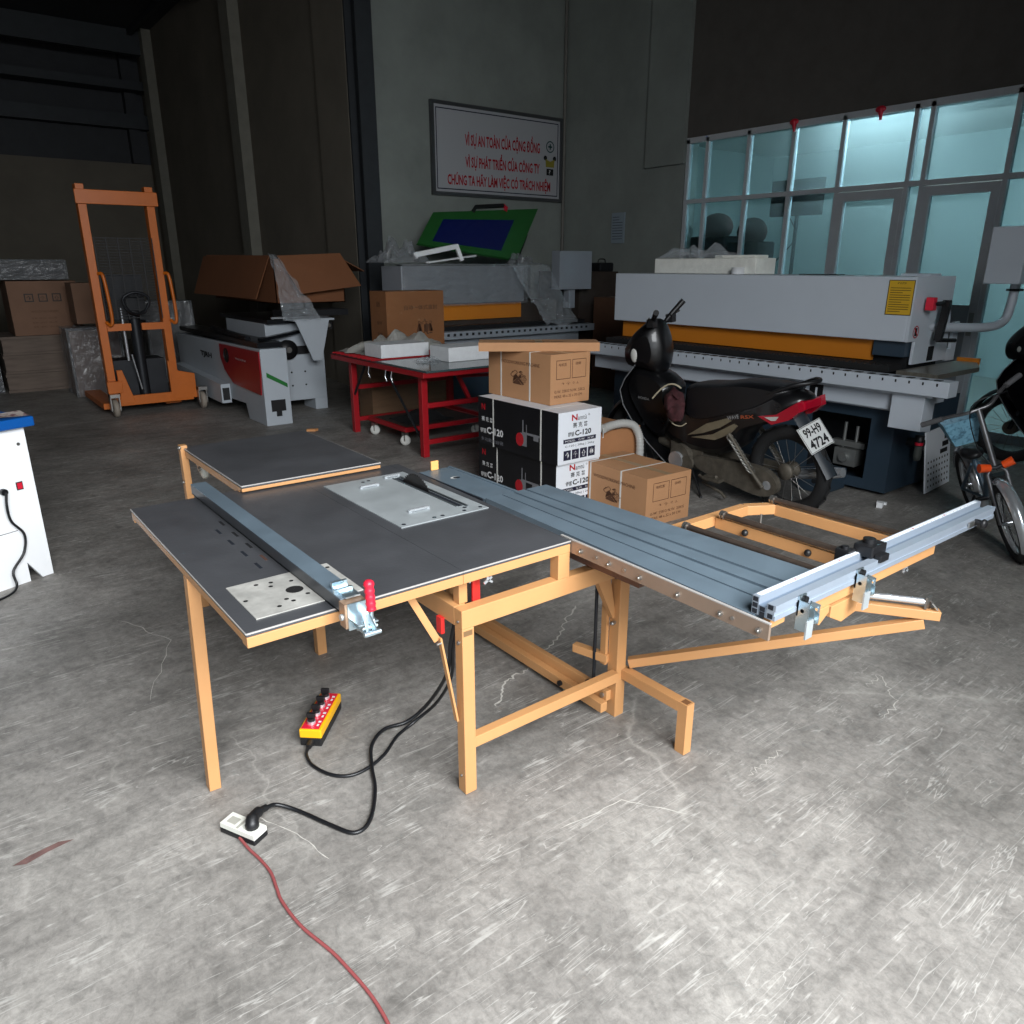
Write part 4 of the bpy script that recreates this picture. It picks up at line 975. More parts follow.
# ================================================================ PALLET STACKER
t = Thing('pallet_stacker', 'orange hand pallet stacker with mesh guard and tall mast', 'stacker', (.78,7.2,0))
SX0, SX1, SYf = .40, 1.09, 7.10
for x in (SX0, SX1-.075):
    b = t.mb(DEEPOR); b.box(x,x+.075,SYf,SYf+.03,.12,2.24); b.box(x,x+.03,SYf+.03,SYf+.12,.12,2.24); t.part('mast', b, bevel=.003)
b = t.mb(DEEPOR); b.box(SX0-.02,SX1+.03,SYf-.03,SYf,2.06,2.19); t.part('top_bar', b, bevel=.004)
b = t.mb(DEEPOR); b.box(SX0+.076,.70,SYf-.01,SYf+.03,.86,.93); b.box(.80,SX1-.076,SYf-.01,SYf+.03,.86,.93); t.part('middle_bar', b)
b = t.mb(DEEPOR); b.box(SX0+.03,SX1+.12,SYf-.04,SYf+.0,.10,.20); b.prism([(0,0),(.26,0),(.26,.26),(.10,.30),(0,.42)], .04, Matrix(((1,0,0,SX1-.10),(0,0,-1,SYf-.004),(0,1,0,.12),(0,0,0,1)))); b.prism([(0,0),(.14,0),(.05,.35),(0,.35)], .04, Matrix(((1,0,0,SX0+.09),(0,0,-1,SYf-.004),(0,1,0,.12),(0,0,0,1)))); b.box(SX0-.02,SX0+.12,SYf-.06,SYf+.0,.24,.36); t.part('base_bar', b, bevel=.004)
MESHM = mat('black_wire',(24,24,26),.6)
b = t.mb(MESHM)
for i in range(30): b.box(SX0+.10,SX1-.10,SYf-.006,SYf-.002,.98+i*.0265,.989+i*.0265)
for i in range(6): b.box(SX0+.08+i*.106,SX0+.09+i*.106,SYf-.012,SYf-.006,.97,1.76)
t.part('mesh_guard', b, label='black wire mesh guard')
for x in (SX0+.075, SX1+.0):
    b = t.mb(DEEPOR); b.tube(catmull([(x,SYf-.01,1.42),(x+.03,SYf-.05,1.40),(x+.045,SYf-.06,1.20),(x+.05,SYf-.06,.98),(x+.03,SYf-.05,.92),(x,SYf-.01,.95)],6), .017, 8); t.part('hand_rail', b)
b = t.mb(DKMETAL); b.box(.55,.90,SYf+.16,SYf+.40,.95,1.40); b.tube([(.76,SYf+.1,.10),(.76,SYf+.1,1.05)], .055, 16); b.box(.5,1.0,SYf+.12,SYf+.45,.12,.55); b.tube(catmull([(.76,SYf-.03,1.02),(.68,SYf-.1,1.06),(.64,SYf-.12,1.18),(.76,SYf-.13,1.24),(.88,SYf-.12,1.18),(.84,SYf-.1,1.06),(.76,SYf-.03,1.02)],5), .014, 8); t.part('hydraulic_unit', b, label='dark hydraulic pump and tiller')
b = t.mb(CHROME); b.tube([(.64,SYf+.06,.55),(.64,SYf+.06,1.08)], .014, 10); b.tube([(.72,SYf+.02,.25),(.66,SYf-.03,.62)], .008, 8); t.part('piston', b)
b = t.mb(DEEPOR); b.box(.34,.50,7.2,8.3,.06,.12); t.part('fork', b); b = t.mb(DEEPOR); b.box(.95,1.11,7.2,8.3,.06,.12); t.part('fork', b)
for (x,z) in ((SX0+.02,.09),(SX1+.20,.09)):
    b = t.mb(mat('castor_grey%d'%int(x*10),(150,140,128),.6)); b.lathe([(.0001,-.028),(.07,-.028),(.092,-.018),(.092,.018),(.07,.028),(.0001,.028)], 24, Matrix.Translation((x,SYf-.08,.092)) @ Matrix.Rotation(R(90),4,'Y')); w = t.part('castor', b, label='grey castor wheel')
    b = t.mb(STEEL); b.box(x-.045,x-.035,SYf-.12,SYf-.03,.07,.235); b.box(x+.035,x+.045,SYf-.12,SYf-.03,.07,.235); b.box(x-.045,x+.045,SYf-.14,SYf-.03,.205,.24); t.part('castor_fork', b, w)

# ================================================================ LEFT BACK BOXES
def deco_sym(b,w,d,h):
    b.use(PRINTK); o = Vector((-w/2,-d/2,0))
    for k in range(3): b.frame(o+Vector((w*(.22+.2*k),0,h*.62)), X, Z, w*.13, h*.15, .012); b.text('↑☂⇧'[k], o+Vector((w*(.25+.2*k),0,h*.65)), X, Z, w*.07, h*.08)
    b.use(PRINT); b.text('WOOD MACHINERY', o+Vector((w*.28,0,h*.42)), X, Z, w*.4, h*.04)
    for k in range(3): b.text('N.W: 120 KG  150 x 90', o+Vector((w*.28,0,h*(.30-.08*k))), X, Z, w*.35, h*.03)
CRATE = mat('pale_crate_slats',(112,98,88),.8,0,var=.2,scale=4,stretch=(1,1,6))
for k in range(3):
    z = k*.225
    lb = ['pale slatted crate at the bottom left, touching the floor','pale slatted crate, middle of the three stacked','pale slatted crate just under the printed carton at left'][k]
    t = Thing('slatted_crate', lb, 'crate', (.22,9.95,z), 0, 'crates stacked at the far left')
    b = t.mb(CRATE); b.box(-.30+k*.01,.50,9.5,10.4,z+.01,z+.215); t.part('body', b)
    b = t.mb(CRATE); b.box(-.31+k*.01,.51,9.48,9.5,z,z+.03); b.box(-.31+k*.01,.51,9.48,9.5,z+.19,z+.222); t.part('slat', b)
carton('brown_carton', 'brown carton with three printed symbols atop the pale crates', -.12,.62,9.5,10.3,.6755,.64, CARDP, 0, None, (), deco_sym)
def wrapbox(x0,x1,y0,y1,z0,z1,label,m=FILM2,core=CARDP,amp=.03):
    t = Thing('wrapped_box', label, 'wrapped box', ((x0+x1)/2,(y0+y1)/2,z0))
    b = t.mb(core); b.box(x0+.03,x1-.03,y0+.03,y1-.03,z0,z1-.03); t.part('carton', b)
    b = t.mb(m)
    def side(fn):
        b.grid(fn, 18, 12, False)
    n = lambda p: amp*noise.turbulence(Vector(p)*5, 3, True)
    side(lambda u,v: (x0+(x1-x0)*u, y0+.015-n((u*(x1-x0)+x0,1,v)), z0+.002+(z1-z0)*v))
    side(lambda u,v: (x0+.015-n((3,u*(y1-y0),v)), y0+(y1-y0)*u, z0+.002+(z1-z0)*v))
    side(lambda u,v: (x1-.015+n((5,u*(y1-y0),v)), y0+(y1-y0)*u, z0+.002+(z1-z0)*v))
    side(lambda u,v: (x0+(x1-x0)*u, y0+(y1-y0)*v, z1-.02+n((u*2,v*2,7))*1.3))
    t.part('plastic_wrap', b, label='crinkled plastic wrap'); return t
wrapbox(-.30,.55,9.45,10.3,1.33,1.56,'dark bundle in plastic wrap on top of the printed carton', core=DARKW)
wrapbox(.30,.88,8.60,9.2,0,.80,'plastic wrapped block standing behind the orange stacker', core=CARDP)
carton('brown_carton', 'narrow brown carton on wrapped block left of the orange mast', .45,.82,8.72,9.15,.84,.46, CARDP, 0)
wrapbox(-1.2,-.34,9.6,10.5,0,1.25,'dark blue wrapped load at the far left edge', core=mat('dark_blue_load',(20,28,44),.6), amp=.02)
wrapbox(1.3,1.9,9.2,9.9,0,1.05,'dark wrapped load between the stacker and the machine', core=DARKW)

# ================================================================ WRAPPED EDGE BANDER AT THE BACK
t = Thing('wrapped_edge_bander', 'long grey machine wrapped in plastic against the slogan wall', 'machine', (4.2,5.7,0))
WB = mat('grey_machine_paint',(150,156,164),.45,0,var=.06,scale=2)
b = t.mb(WB); b.box(3.0,4.62,5.52,5.95,1.10,1.49); t.part('hood', b, bevel=.01)
b = t.mb(BANDOR); b.box(3.3,4.62,5.58,5.62,.92,1.09); t.part('orange_strip', b, label='orange strip')
b = t.mb(WB); b.box(3.35,5.55,5.30,5.42,.74,.82); b.box(3.4,5.4,5.42,5.9,.60,.80); b.use(BLACK); b.box(3.35,5.5,5.42,5.52,.82,.87)
for k in range(26): b.box(3.4+k*.08,3.43+k*.08,5.297,5.30,.775,.80)
t.part('conveyor_rail', b)
b = t.mb(TEAL); b.box(3.4,5.4,5.45,5.95,0,.60); t.part('base', b)
b = t.mb(DARKW); b.box(3.3,5.2,5.62,5.95,.80,1.10); t.part('works', b)
b = t.mb(WB); b.box(5.10,5.62,5.45,5.60,1.22,1.66); b.box(5.3,5.4,5.5,5.6,1.0,1.22); t.part('control_panel', b, bevel=.006, label='flat grey-white control panel')
b = t.mb(FILM2)
b.grid(lambda u,v: (3.0+1.65*u, 5.50-.03*noise.turbulence(Vector((u*6,v*5,2)),3,True), 1.08+.43*v), 30, 10, False)
b.grid(lambda u,v: (3.0+1.65*u, 5.5+.45*v, 1.50+.02*noise.turbulence(Vector((u*6,v*5,6)),3,True)), 30, 8, False)
t.part('plastic_wrap', b, label='cloudy plastic wrap')
b = MB(FILM)
def dr(u,v):
    return (-.02+.55*u+.30*v*(1-.2*u)+.02*noise.noise(Vector((u*9,v*3,1))), -.28*v-.07*noise.turbulence(Vector((u*5,v*5,3)),3,True), -.66*v+.03*math.sin(u*9)*v)
b.grid(dr, 26, 30, False); single('plastic_drape', b, 'clear plastic film hanging off the end of wrapped machine', 'plastic sheet', (4.35,5.42,1.50))
crumple(3.10,5.72,1.52,.55,.40,.28,5.5,FILM2,'plastic_heap','cloudy plastic heap on left end of the wrapped machine','plastic sheet')
crumple(4.75,5.75,1.50,.35,.3,.16,7.5,FILM2,'plastic_heap','small cloudy plastic heap by the grey-white control panel','plastic sheet')
t = Thing('white_bracket_frame', 'white angled metal bracket lying on the wrapped machine', 'bracket', (3.6,5.6,1.53))
b = t.mb(WHITEP); b.beam((3.20,5.58,1.60),(3.72,5.58,1.69),.05,.05); b.beam((3.72,5.58,1.71),(3.78,5.56,1.545),.05,.04); b.beam((3.20,5.58,1.62),(3.22,5.58,1.56),.03,.03); b.beam((3.28,5.45,1.525),(4.05,5.70,1.60),.05,.016); t.part('frame', b)
# laser engraver with open lid
t = Thing('laser_engraver', 'engraving machine with raised green lid and blue window', 'machine', (4.3,6.4,0))
b = t.mb(mat('engraver_body',(60,66,64),.5)); b.box(3.62,5.15,6.05,6.75,0,1.50); t.part('body', b, bevel=.01)
LP = [Vector(p) for p in ((3.52,6.05,1.73),(4.90,6.02,1.56),(5.50,6.35,2.18),(3.93,6.35,2.08))]
def lidpoly(pts, th, off):
    p = [Vector(q) for q in pts]; n = (p[1]-p[0]).cross(p[3]-p[0]).normalized()
    return [q+n*off for q in p]+[q+n*(off+th) for q in p]
def on(u,w): return (LP[0].lerp(LP[1],u)).lerp(LP[3].lerp(LP[2],u), w)
LN = (LP[1]-LP[0]).cross(LP[3]-LP[0]).normalized()
def lidsheet(b, u0,u1,w0,w1, f, k):
    rings = []
    for i in range(7):
        u = u0+(u1-u0)*i/6; rings.append([on(u,w0)+LN*f, on(u,(w0+w1)/2)+LN*f, on(u,w1)+LN*f, on(u,w1)+LN*k, on(u,(w0+w1)/2)+LN*k, on(u,w0)+LN*k])
    b.loft(rings, smooth=False)
b = t.mb(GREEN); lidsheet(b,0,1,0,1,0,-.03); lid = t.part('lid', b, label='green raised lid')
b = t.mb(LIDBLUE); lidsheet(b,.12,.80,.12,.76,.006,.001); t.part('window', b, lid, label='dark blue viewing window')
b = t.mb(BLACK); h = [on(.36,.97),on(.36,1.05)+Vector((0,-.03,.02)),on(.62,1.06)+Vector((0,-.03,.02))]; b.tube(h, .026, 8)
b.use(REDP); b.tube([h[2],on(.66,1.04)+Vector((0,-.02,.0)),on(.67,.97)], .026, 8); t.part('handle', b, lid, label='black handle with red end')
b = t.mb(BLACK); b.tube([(4.95,6.1,1.50),(5.2,6.2,1.86)], .012, 8); t.part('gas_strut', b)

# back corner clutter right of the control panel
carton('brown_carton', 'dark brown carton under the plaster wall behind the white machine', 5.72,6.30,4.9,5.5,.0,1.12, mat('dim_carton',(96,66,48),.85,0,var=.1), 0)
carton('storage_chest', 'dark brown wooden chest against plaster wall in the corner', 5.62,6.3,4.7,5.5,0,1.42, DARKW, R(0), seam=False, cat='chest')
bpy.data.objects['storage_chest'].location.y = 6.1; bpy.data.objects['storage_chest'].location.x = 5.99; bpy.data.objects['storage_chest'].location.y = 6.10
t = Thing('spray_bottle', 'small dark bottle on the chest under the paper notice', 'bottle', (5.95,5.95,1.42))
b = t.mb(BLACK); b.lathe([(.0001,0),(.035,0),(.035,.12),(.012,.16),(.012,.2),(.0001,.2)], 14, Matrix.Translation((5.95,5.95,1.42))); t.part('body', b)
t = Thing('tool_case', 'small dark case beside the bottle on corner chest', 'case', (6.1,5.8,1.42))
b = t.mb(DKMETAL); b.box(6.0,6.25,5.7,5.9,1.42,1.53); t.part('body', b, bevel=.02); b = t.mb(BLACK); b.tube(catmull([(6.06,5.8,1.53),(6.08,5.8,1.57),(6.17,5.8,1.57),(6.19,5.8,1.53)],4),.008,8); t.part('handle', b)

# ================================================================ BIG EDGE BANDER
t = Thing('edge_banding_machine', 'long light grey edge banding machine with amber strip', 'machine', (4.3,2.1,0))
Ya, Yb = .76, 3.38
b = t.mb(MACHW)
b.box(3.95,4.55,Ya+.02,Yb,1.03,1.43); t.part('hood', b, bevel=.006)
b = t.mb(MACHW)
b.prism([(3.952,1.03),(3.952,1.432),(4.30,1.432),(4.40,1.40),(4.47,1.30),(4.52,1.15),(4.55,.88),(4.06,.88),(4.06,1.03)], .02, Matrix(((1,0,0,0),(0,0,-1,Ya+.02),(0,1,0,0),(0,0,0,1))))
b.use(DARKIN); b.box(4.26,4.34,Ya-.004,Ya,.89,.985); b.use(MACHW); b.box(4.60,4.68,Ya+.0,Ya+.02,.87,1.13); b.box(4.55,4.60,Ya,Ya+.02,.87,.95)
t.part('end_panel', b, bevel=.002)
b = t.mb(mat('yellow_notice',(214,170,44),.5)); b.quad((3.95,.93,1.195), -Y, Z, .165, .215, .002); b.use(PRINTK); b.frame((3.9475,.93,1.195), -Y, Z, .165, .215, .004, .001)
b.text('安全须知', (3.9475,.875,1.385), -Y, Z, .055, .012, .001)
for k in range(11): b.quad((3.9475,.915,1.215+k*.0145), -Y, Z, .13 if k%4 else .08, .0035, .001)
t.part('notice', b, label='yellow operating notice')
b = t.mb(PRINTR); b.lathe([(.040,0),(.033,0)], 24, Matrix.Translation((4.045,Ya-.002,1.09)) @ Matrix.Rotation(R(90),4,'X')); b.add([(4.018,Ya-.003,1.112),(4.024,Ya-.003,1.118),(4.072,Ya-.003,1.068),(4.066,Ya-.003,1.062)],[(0,1,2,3)]); b.use(PRINTK); b.quad((4.03,Ya-.0015,1.065), X, Z, .03,.05,.0005); t.part('prohibition_mark', b)
b = t.mb(BANDOR); b.box(4.03,4.06,1.02,Yb-.04,.89,1.03); t.part('amber_strip', b, label='amber strip under the hood')
b = t.mb(DARKIN); b.box(4.07,4.50,Ya+.04,Yb-.03,.72,1.028); b.use(TEAL); b.box(4.0,4.10,Ya+.03,1.0,.93,1.028); t.part('works', b)
b = t.mb(RUBBER); b.box(3.84,4.02,.80,Yb-.02,.845,.885)
for k in range(60): b.cyl((3.86,.82+k*.042,.885),(3.86,.82+k*.042,.892),.010,6)
t.part('pressure_belt', b, label='black pressure belt')
b = t.mb(MACHW)
b.box(3.68,3.80,.35,3.50,.752,.845); b.box(3.72,3.78,.45,3.5,.735,.752)
t.part('conveyor_rail', b, bevel=.003)
for k in range(37):
    b = t.mb(BLACK); y = .41+k*.082; b.box(3.688,3.735,y,y+.036,.845,.849); b.box(3.6785,3.68,y+.004,y+.014,.815,.832); t.part('rail_slot', b)
b = t.mb(MACHW); b.box(3.80,4.0,.705,3.45,.62,.735); b.box(4.0,4.5,.79,3.45,.62,.735); b.box(3.86,4.5,.70,3.3,.60,.62); b.use(BLACK); b.box(3.795,3.80,1.20,1.30,.62,.72); b.use(CWHT); b.box(3.793,3.795,1.24,1.255,.64,.70); t.part('bed', b)
b = t.mb(MACHW); b.prism([(0,.02),(.15,.0),(.15,.24),(0,.24)], .20, Matrix(((1,0,0,3.74),(0,0,-1,.70),(0,1,0,.50),(0,0,0,1)))); b.box(3.93,4.08,.55,.70,.66,.735); t.part('drop_bracket', b, bevel=.003)
b = t.mb(TEAL)
b.box(3.93,4.85,Ya-.02,Ya+.0,.03,.62)                       # end face sheet
b.box(3.93,3.95,Ya,.90,.03,.60); b.box(3.93,3.95,1.34,3.30,.03,.60); b.box(3.93,3.95,.90,1.34,.03,.10); b.box(3.93,3.95,.90,1.34,.52,.60)
b.box(4.83,4.85,Ya,3.3,.03,.60); b.box(3.93,4.85,3.30,3.32,.03,.60); b.box(3.95,4.83,Ya,3.30,.03,.05)
t.part('base', b, label='slate blue sheet steel base')
b = t.mb(DARKIN); b.box(4.30,4.32,.78,1.8,.05,.6); b.box(3.96,4.3,1.45,1.47,.05,.6); t.part('interior', b)
b = t.mb(TEAL); b.box(3.66,3.93,1.02,1.22,.005,.15); b.use(DARKIN); b.cyl((3.655,1.10,.085),(3.66,1.10,.085),.018,12); t.part('foot_bracket', b, bevel=.003)
b = t.mb(TEAL); b.box(3.75,3.93,3.0,3.2,.005,.15); t.part('foot_bracket', b, bevel=.003)
b = t.mb(mat('valve_alloy',(150,152,150),.4,.6)); b.box(4.02,4.14,1.02,1.18,.14,.26); b.box(4.05,4.10,.98,1.22,.27,.31); b.cyl((4.08,1.06,.26),(4.08,1.06,.42),.012,8); b.cyl((4.08,1.15,.26),(4.08,1.15,.44),.012,8); b.cyl((4.02,1.1,.20),(3.99,1.1,.20),.03,12); t.part('valves', b, label='alloy valve block inside the opening')
b = t.mb(REDP); b.box(4.07,4.12,.69,.74,1.225,1.305); t.part('stop_button', b, bevel=.004, label='orange-red block switch')
b = t.mb(BLACK); b.cyl((4.10,.70,1.265),(4.26,.70,1.265),.014,10); b.beam((4.27,.69,1.28),(4.22,.69,1.03),.03,.045,up=(0,1,0)); b.cyl((4.21,.69,1.035),(4.40,.66,1.025),.014,10); b.box(4.24,4.29,.675,.71,1.245,1.285); t.part('crank', b, label='black Z-shaped crank')
b = t.mb(BLACK); b.cyl((4.16,.64,.36),(4.16,.74,.36),.03,12); b.use(REDP); b.lathe([(.026,0),(.026,.02)],14,Matrix.Translation((4.14,.66,.35))); b.use(BLACK); b.lathe([(.03,0),(.03,.04),(.0001,.042)],14,Matrix.Translation((4.14,.66,.375))); b.use(mat('filter_bowl',(84,88,84),.2)); b.lathe([(.0001,-.10),(.02,-.10),(.026,-.07),(.026,0)],14,Matrix.Translation((4.14,.66,.345))); b.use(CWHT); b.cyl((4.225,.655,.335),(4.225,.65,.335),.022,14); b.use(BLACK); b.cyl((4.2,.70,.335),(4.225,.655,.335),.03,14); t.part('air_regulator', b)
b = t.mb(mat('outfeed_steel',(156,150,138),.35,.7,var=.2,scale=6,stretch=(1,6,1))); b.prism([(3.86,.50),(4.46,.50),(4.72,.62),(4.72,.755),(3.86,.755)], .03, Matrix.Translation((0,0,.83))); t.part('outfeed_table', b)
b = t.mb(BANDOR); b.box(4.722,4.745,.61,.755,.82,.885); t.part('end_cap', b, label='orange end cap')
b = t.mb(MACHW); b.box(4.35,4.5,Ya+.1,Ya+.3,1.43,1.445); b.use(BLACK); b.box(4.3,4.42,1.5,1.8,1.43,1.437); t.part('top_fittings', b)
arm = catmull([(4.18,.80,1.115),(4.5,.72,1.10),(4.78,.62,1.095),(4.92,.58,1.13),(4.96,.57,1.22),(4.98,.57,1.38)], 8)
b = t.mb(MACHW); b.tube(arm, .030, 14); b.use(DARKIN); b.box(4.94,5.02,.53,.61,1.33,1.345); t.part('panel_arm', b, label='bent white tube arm')
b = t.mb(MACHW); b.box(4.72,5.20,.46,.68,1.38,1.74,); t.part('control_box', b, bevel=.006, label='light grey control box on an arm')
# foam and wrap on the hood
t = Thing('foam_slab', 'long cream foam slab lying on hood of grey machine', 'foam', (4.3,2.7,1.43))
b = t.mb(FOAMY); b.box(4.16,4.42,2.09,3.12,1.432,1.552); b.box(4.18,4.36,2.12,2.5,1.552,1.575); t.part('slab', b, bevel=.006)
crumple(4.28,2.75,1.553,.24,.7,.13,2.2,FILM,'plastic_wrap','crinkled clear plastic lying on the cream foam slab','plastic sheet')
b = MB(FOAM); b.lathe([(.05,0),(.05,.05),(.035,.05),(.035,0)],16,Matrix.Identity(4)); single('tape_roll', b, 'roll of white tape in front of the cream foam slab', 'tape', (4.12,2.22,1.432))
# placard behind base
t = Thing('label_board', 'white board with printed symbols leaning on the end of the slate base', 'board', (4.45,.62,0))
pm = Matrix.Translation((4.20,.60,.012)) @ Matrix.Rotation(R(5),4,'Z') @ Matrix.Rotation(R(82),4,'X')
b = t.mb(CWHT); b.prism([(0,0),(.46,.0),(.46,.42),(0,.42)], .01, pm)
b.use(PRINTK)
for (x,y,w,h) in ((.34,.33,.08,.07),(.30,.28,.12,.035),(.26,.235,.14,.03)): b.add([pm @ Vector(p) if False else Vector(p) for p in ((x,y,.0112),(x+w,y,.0112),(x+w,y+h,.0112),(x,y+h,.0112))],[(0,1,2,3)],False,pm)
for r_ in range(5):
    for c_ in range(8): b.add([(.035+c_*.052,.03+r_*.042,.0112),(.055+c_*.052,.03+r_*.042,.0112),(.055+c_*.052,.045+r_*.042,.0112),(.035+c_*.052,.045+r_*.042,.0112)],[(0,1,2,3)],False,pm)
t.part('board', b)
b = MB(WHITEP); b.box(-.04,.04,-.015,.015,0,.02); b.box(.03,.06,-.03,.03,0,.015); b.box(-.06,-.03,-.015,.02,.0,.035); single('plastic_scrap', b, 'small white scrap on floor by the slate base', 'scrap', (3.74,.66,.001), R(20))
b = MB(mat('wood_chip',(214,150,96),.7)); b.prism([(-.05,-.02),(.03,-.03),(.06,.01),(.0,.03),(-.05,.015)], .02); single('wood_chip', b, 'orange wood chip on floor before the white machine', 'scrap', (1.74,5.14,.001), R(-20))

# ================================================================ MOTORBIKE
def wheel(t, cx, cy, r, name_t, tire_w=.04, spokes=18, m=RUBBER):
    M = Matrix.Translation((cx,cy,r)) @ Matrix.Rotation(R(90),4,'Y')
    b = MB(m); prof = [(r-tire_w*1.1+tire_w*1.1*math.cos(a)*1.0, tire_w*math.sin(a)) for a in [i*2*PI/12 for i in range(12)]]
    b.lathe(prof, 40, M, closed=True)
    if name_t == 'rear':
        b.use(RUBBER)
        for k in range(44):
            a = 2*PI*k/44; b.box(-.004,.004,-.02,.02,-.002,.006, Matrix.Translation((cx,cy+math.cos(a)*(r+.0),r+math.sin(a)*(r+.0))) @ Matrix.Rotation(a-PI/2,4,'X') @ Matrix.Rotation(R(30 if k%2 else -30),4,'Z'))
    o = t.part('tyre', b)
    b = MB(mat('rim_metal',(150,146,140),.35,.8)); ri = r-tire_w*2.0
    b.lathe([(ri,-tire_w*.55),(ri+.012,-tire_w*.6),(ri+.012,tire_w*.6),(ri,tire_w*.55)], 40, M, closed=True); t.part('rim', b, o)
    b = MB(STEEL)
    for k in range(spokes):
        a = 2*PI*k/spokes; a2 = a+(.35 if k%2 else -.35); sx = .03*(1 if k%4 < 2 else -1)
        b.tube([(cx+sx,cy+.03*math.cos(a2),r+.03*math.sin(a2)),(cx,cy+ri*math.cos(a),r+ri*math.sin(a))], .0018, 5, False)
    t.part('spokes', b, o)
    b = MB(DIRTY); b.lathe([(.0001,-.05),(.05,-.05),(.055,-.03),(.03,-.02),(.03,.02),(.055,.03),(.05,.05),(.0001,.05)], 20, M); t.part('hub', b, o)
    return o
def sideloft(prof_pts, hw, z_in=.6, m=BLACKG, seg=8):
    """body from a side outline (y,z) and half width: rings from left to right"""
    cy = sum(p[0] for p in prof_pts)/len(prof_pts); cz = sum(p[1] for p in prof_pts)/len(prof_pts)
    rings = []
    for i in range(seg+1):
        a = -1+2*i/seg; k = z_in+(1-z_in)*math.sqrt(max(0,1-a*a))
        rings.append([(a*hw, cy+(p[0]-cy)*k, cz+(p[1]-cz)*k) for p in prof_pts])
    b = MB(m); b.loft(rings); return b
def smoothpoly(pts, n=4):
    k = len(pts); out = []
    for i in range(k):
        a,b_,c,d = [Vector((*pts[(i+j-1)%k],0)) for j in range(4)]
        for q in range(n):
            u = q/n; p = .5*((2*b_)+(c-a)*u+(2*a-5*b_+4*c-d)*u*u+(3*b_-a-3*c+d)*u**3); out.append((p.x,p.y))
    return out
def motorbike(label, loc, rz, lean, full=True, steer=27, name='motorbike'):
    t = Thing(name, label, 'motorbike', loc, rz, local=True, tilt=(0,lean))
    wheel(t, 0, 0, .285, 'rear' if full else 'r'); 
    # steering assembly transform
    SM = Matrix.Translation((0,1.12,.9)) @ Matrix.Rotation(R(steer),4,'Z') @ Matrix.Translation((0,-1.12,-.9))
    fw = wheel(t, 0, 1.24, .285, 'front'); fw.matrix_local = SM @ Matrix.Identity(4) if steer else Matrix.Identity(4)
    def part(nm, b, **k): return t.part(nm, b, **k)
    # body under seat
    b = sideloft(smoothpoly([(-.13,.755),(-.06,.66),(.06,.60),(.26,.51),(.34,.38),(.50,.30),(.72,.29),(.92,.32),(1.03,.38),(.90,.52),(.78,.60),(.60,.66),(.30,.72),(.05,.79),(-.05,.80)],3), .125, .78); part('bodywork', b, label='glossy black bodywork')
    b = sideloft(smoothpoly([(.78,.54),(.78,.68),(.74,.75),(.53,.78),(.3,.82),(.06,.825),(-.04,.81),(.02,.75),(.17,.67),(.37,.60),(.54,.54),(.68,.51)],4), .135, .82, SEATM); part('seat', b, label='black vinyl seat')
    for sx in (-1,1):
        b = MB(OLIVE); Mx = Matrix(((0,0,sx,sx*.112),(1,0,0,0),(0,1,0,0),(0,0,0,1)))
        b.prism([(.71,.415),(.55,.52),(.38,.585),(.35,.57),(.44,.51),(.58,.45)], .022, Mx); b.prism([(.68,.405),(.50,.455),(.33,.555),(.30,.545),(.36,.48),(.48,.42)], .020, Mx)
        part('side_panel', b, label='dusty bronze side panel')
    b = MB(mat('decal_orange',(170,84,50),.5)); b.text('RSX', (-.140,.27,.600), (0,-1,.18), (0,.18,1), .10, .022, .002, .02); b.use(mat('decal_silver',(150,150,150),.4)); b.text('WAVE', (-.140,.37,.575), (0,-1,.3), (0,.3,1), .09, .025, .002, .02); part('lettering', b)
    # tail lamp
    for sx in (-1,1):
        b = MB(TAILR); b.prism([(.15,.635),(.02,.665),(-.12,.760),(-.13,.70),(-.07,.645),(.05,.597)], .05, Matrix(((0,0,sx,sx*.085),(1,0,0,0),(0,1,0,0),(0,0,0,1))))
        b.use(LENS); b.prism([(.10,.637),(.0,.655),(.02,.628),(.05,.622)], .003, Matrix(((0,0,sx,sx*.1355),(1,0,0,0),(0,1,0,0),(0,0,0,1)))); part('tail_lamp', b, label='red tail lamp')
    b = MB(TAILR); b.box(-.085,.085,-.135,-.09,.70,.755); part('tail_lamp', b, label='red tail lamp', bevel=.01)
    b = MB(BLACK); b.tube(catmull([(-.11,.20,.72),(-.125,.08,.78),(-.11,-.06,.845),(-.04,-.14,.86),(.04,-.14,.86),(.11,-.06,.845),(.125,.08,.78),(.11,.20,.72)],6), .013, 8); part('grab_rail', b)
    # rear fender and plate
    b = MB(mat('smoked_fender%d'%int(full),(44,50,56),.35)); 
    b.grid(lambda u,v: ((u-.5)*(.13-.02*v), -.04-.25*v-.02*math.sin(PI*u), .65-.34*v**1.1+.02*math.sin(PI*u)), 8, 10); b.grid(lambda u,v: ((u-.5)*(.13-.02*v), -.044-.25*v-.02*math.sin(PI*u), .642-.34*v**1.1+.02*math.sin(PI*u)), 8, 10); part('rear_fender', b)
    if full:
        pm = Matrix.Translation((-.045,-.135,.615)) @ Matrix.Rotation(R(-8),4,'Y') @ Matrix.Rotation(R(54),4,'X')
        w, h = .22, .17
        b = MB(mat('plate_white',(226,228,226),.4)); b.prism([(-w/2,-h),(w/2,-h),(w/2,0),(-w/2,0)], .003, pm); o = pm @ Vector((0,0,0)); xd = pm.to_3x3() @ X; ud = pm.to_3x3() @ Y
        b.use(PRINTK); b.text('99-H9', pm @ Vector((-w*.36,-h*.44,.003)), xd, ud, w*.72, h*.34, .001, .028); b.text('4724', pm @ Vector((-w*.38,-h*.90,.003)), xd, ud, w*.76, h*.36, .001, .028)
        b.frame(pm @ Vector((-w/2+.003,-h+.003,.003)), xd, ud, w-.006, h-.006, .003, .0008)
